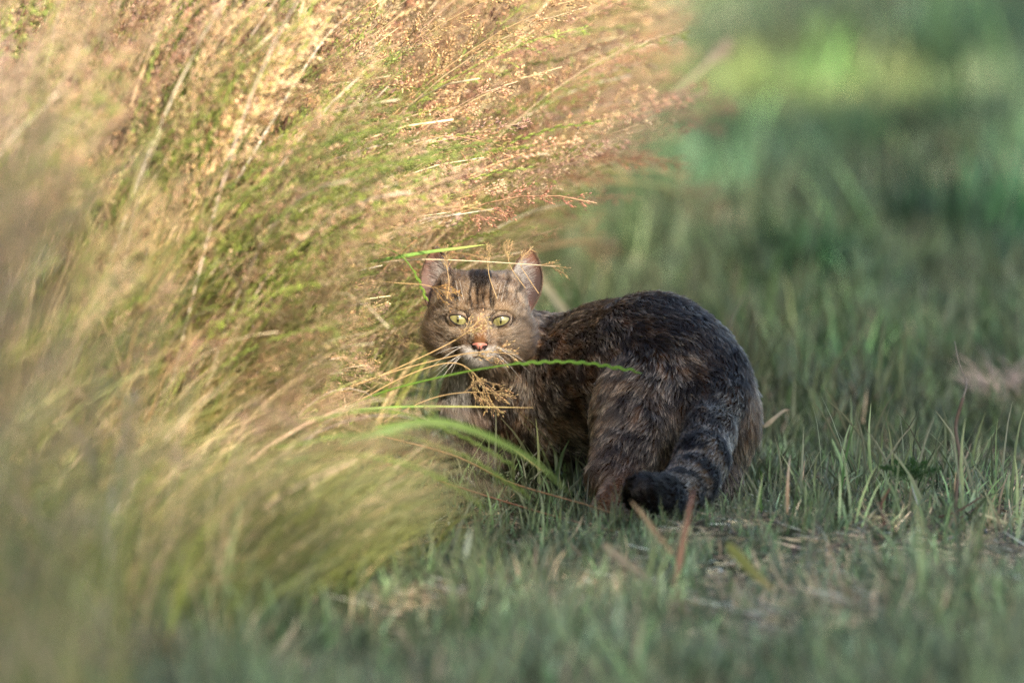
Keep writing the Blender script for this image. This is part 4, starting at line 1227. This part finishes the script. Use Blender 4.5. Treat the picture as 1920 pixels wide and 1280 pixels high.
    blade('grass_blade', 'grass blade', 'tall dark green blade standing alone in the mown grass',
          [(1576, 930, 10.6), (1582, 880, 10.62), (1592, 830, 10.64), (1602, 786, 10.66)], .0024, (.06, .13, .03), None, (1, 0, 0))
    blade('grass_blade', 'grass blade', 'upright green blade left of the lone tall one',
          [(1428, 960, 10.5), (1426, 930, 10.5), (1428, 905, 10.5), (1427, 880, 10.5)], .0018, (.07, .17, .03), None, (1, 0, 0))
    blade('dry_blade', 'grass blade', 'white flattened straw blade lying in the grass near the right twig',
          [(1722, 945, 10.5), (1715, 925, 10.52), (1708, 905, 10.53)], .0026, (.42, .42, .39), None, (1, 0, 0), 8)
    blade('dry_blade', 'grass blade', 'pale cream dead leaf tip standing behind the cat\'s rump',
          [(1432, 800, 11.1), (1452, 785, 11.1), (1470, 770, 11.12), (1482, 768, 11.12)], .0045, (.40, .34, .24), None, (0, 0, 1), 8)
    blade('dry_blade', 'grass blade', 'upright tan split straw blade right of the cat\'s tail',
          [(1472, 980, 10.45), (1476, 935, 10.46), (1478, 890, 10.48), (1482, 850, 10.5)], .0034, (.42, .27, .15), (.5, .42, .3), (1, 0, 0), 10)
    # --- blurred stubble in front of the tail
    blade('dry_blade', 'grass blade', 'reddish brown dead blade leaning right in front of the tail',
          [(1268, 1085, 9.98), (1280, 1020, 10.0), (1292, 960, 10.02), (1300, 915, 10.03)], .0055, (.30, .17, .10), (.22, .10, .07), (1, 0, 0), 10)
    blade('dry_blade', 'grass blade', 'tan dead blade leaning left in front of the tail tip',
          [(1262, 1040, 10.0), (1235, 1005, 10.02), (1205, 965, 10.04), (1182, 938, 10.05)], .0052, (.26, .18, .10), (.36, .26, .15), (1, 0, .3), 10)
    blade('dry_blade', 'grass blade', 'broad cream dead blade lying slantwise below the tail tip',
          [(1130, 1020, 9.86), (1165, 1050, 9.82), (1200, 1075, 9.79), (1228, 1098, 9.77)], .0085, (.44, .34, .23), None, (.4, 0, 1), 10)
    blade('dry_blade', 'grass blade', 'yellow green dead blade lying slantwise right below the tail',
          [(1362, 1020, 9.86), (1395, 1055, 9.82), (1425, 1085, 9.79), (1455, 1108, 9.77)], .0105, (.36, .34, .09), (.5, .38, .16), (.4, 0, 1), 10)
    blade('dry_blade', 'grass blade', 'small pale blade standing in the blurred grass left of the tail',
          [(873, 1045, 9.85), (876, 1025, 9.86), (880, 1005, 9.87), (882, 985, 9.87)], .0035, (.35, .40, .30), None, (1, 0, 0), 8)
    # feathery leaf
    root = empty('feathery_leaf', P(1705, 900, 10.6)); tag(root, 'low feathery dark green herb in the mown grass left of the upright twig', 'herb')
    for k in range(5):
        mb = MB(); a0 = (-.9, -.4, .1, .5, 1.0)[k]
        base = P(1705, 905, 10.6); pts = [base + Vector((math.sin(a0) * .036 * t, .01 * math.sin(k) * t, .034 * t * math.cos(a0 * .7) - .012 * t * t)) for t in (0, .2, .4, .6, .8, 1)]
        mb.tube(pts, .0005, (.05, .11, .03), 4)
        for j in range(26):
            t = .15 + .8 * j / 26; p, d = along(pts, t)
            for s_ in (-1, 1):
                q = p + (perp(d, rnd.uniform(0, 6.28)) * s_ + d * .7).normalized() * .011 * (1.1 - t)
                mb.tube([p, q], .00028, jit((.045, .12, .03)), 3)
                for _ in range(3):
                    u = rnd.random(); c0 = p.lerp(q, u); mb.tube([c0, c0 + Vector((rnd.uniform(-1, 1), rnd.uniform(-1, 1), rnd.uniform(-.3, 1))) * .003], .00022, jit((.05, .13, .035)), 3)
        mb.build('frond', M_stalk, root)
    # blurred straw heap at the right edge, behind
    root = empty('straw_tussock', P(1905, 762, 12.0)); tag(root, 'blurred pale straw tussock at the right edge behind the twig', 'straw tussock')
    mb = MB()
    for k in range(90):
        b0 = P(1845 + 100 * rnd.random(), 762, 12.0 + rnd.uniform(-.1, .1))
        az = rnd.uniform(-1, 1)
        mb.blade(arc(rnd.uniform(.04, .09), rnd.uniform(10, 50), rnd.uniform(60, 100), 6, .1, 1.3, b0, rnd.choice((0, 3.1)) + az), .004, jit((.55, .42, .32)), (0, 1, .4))
    tag(mb.build('straw_blades', M_stalk, root), kind='stuff')
make_details()
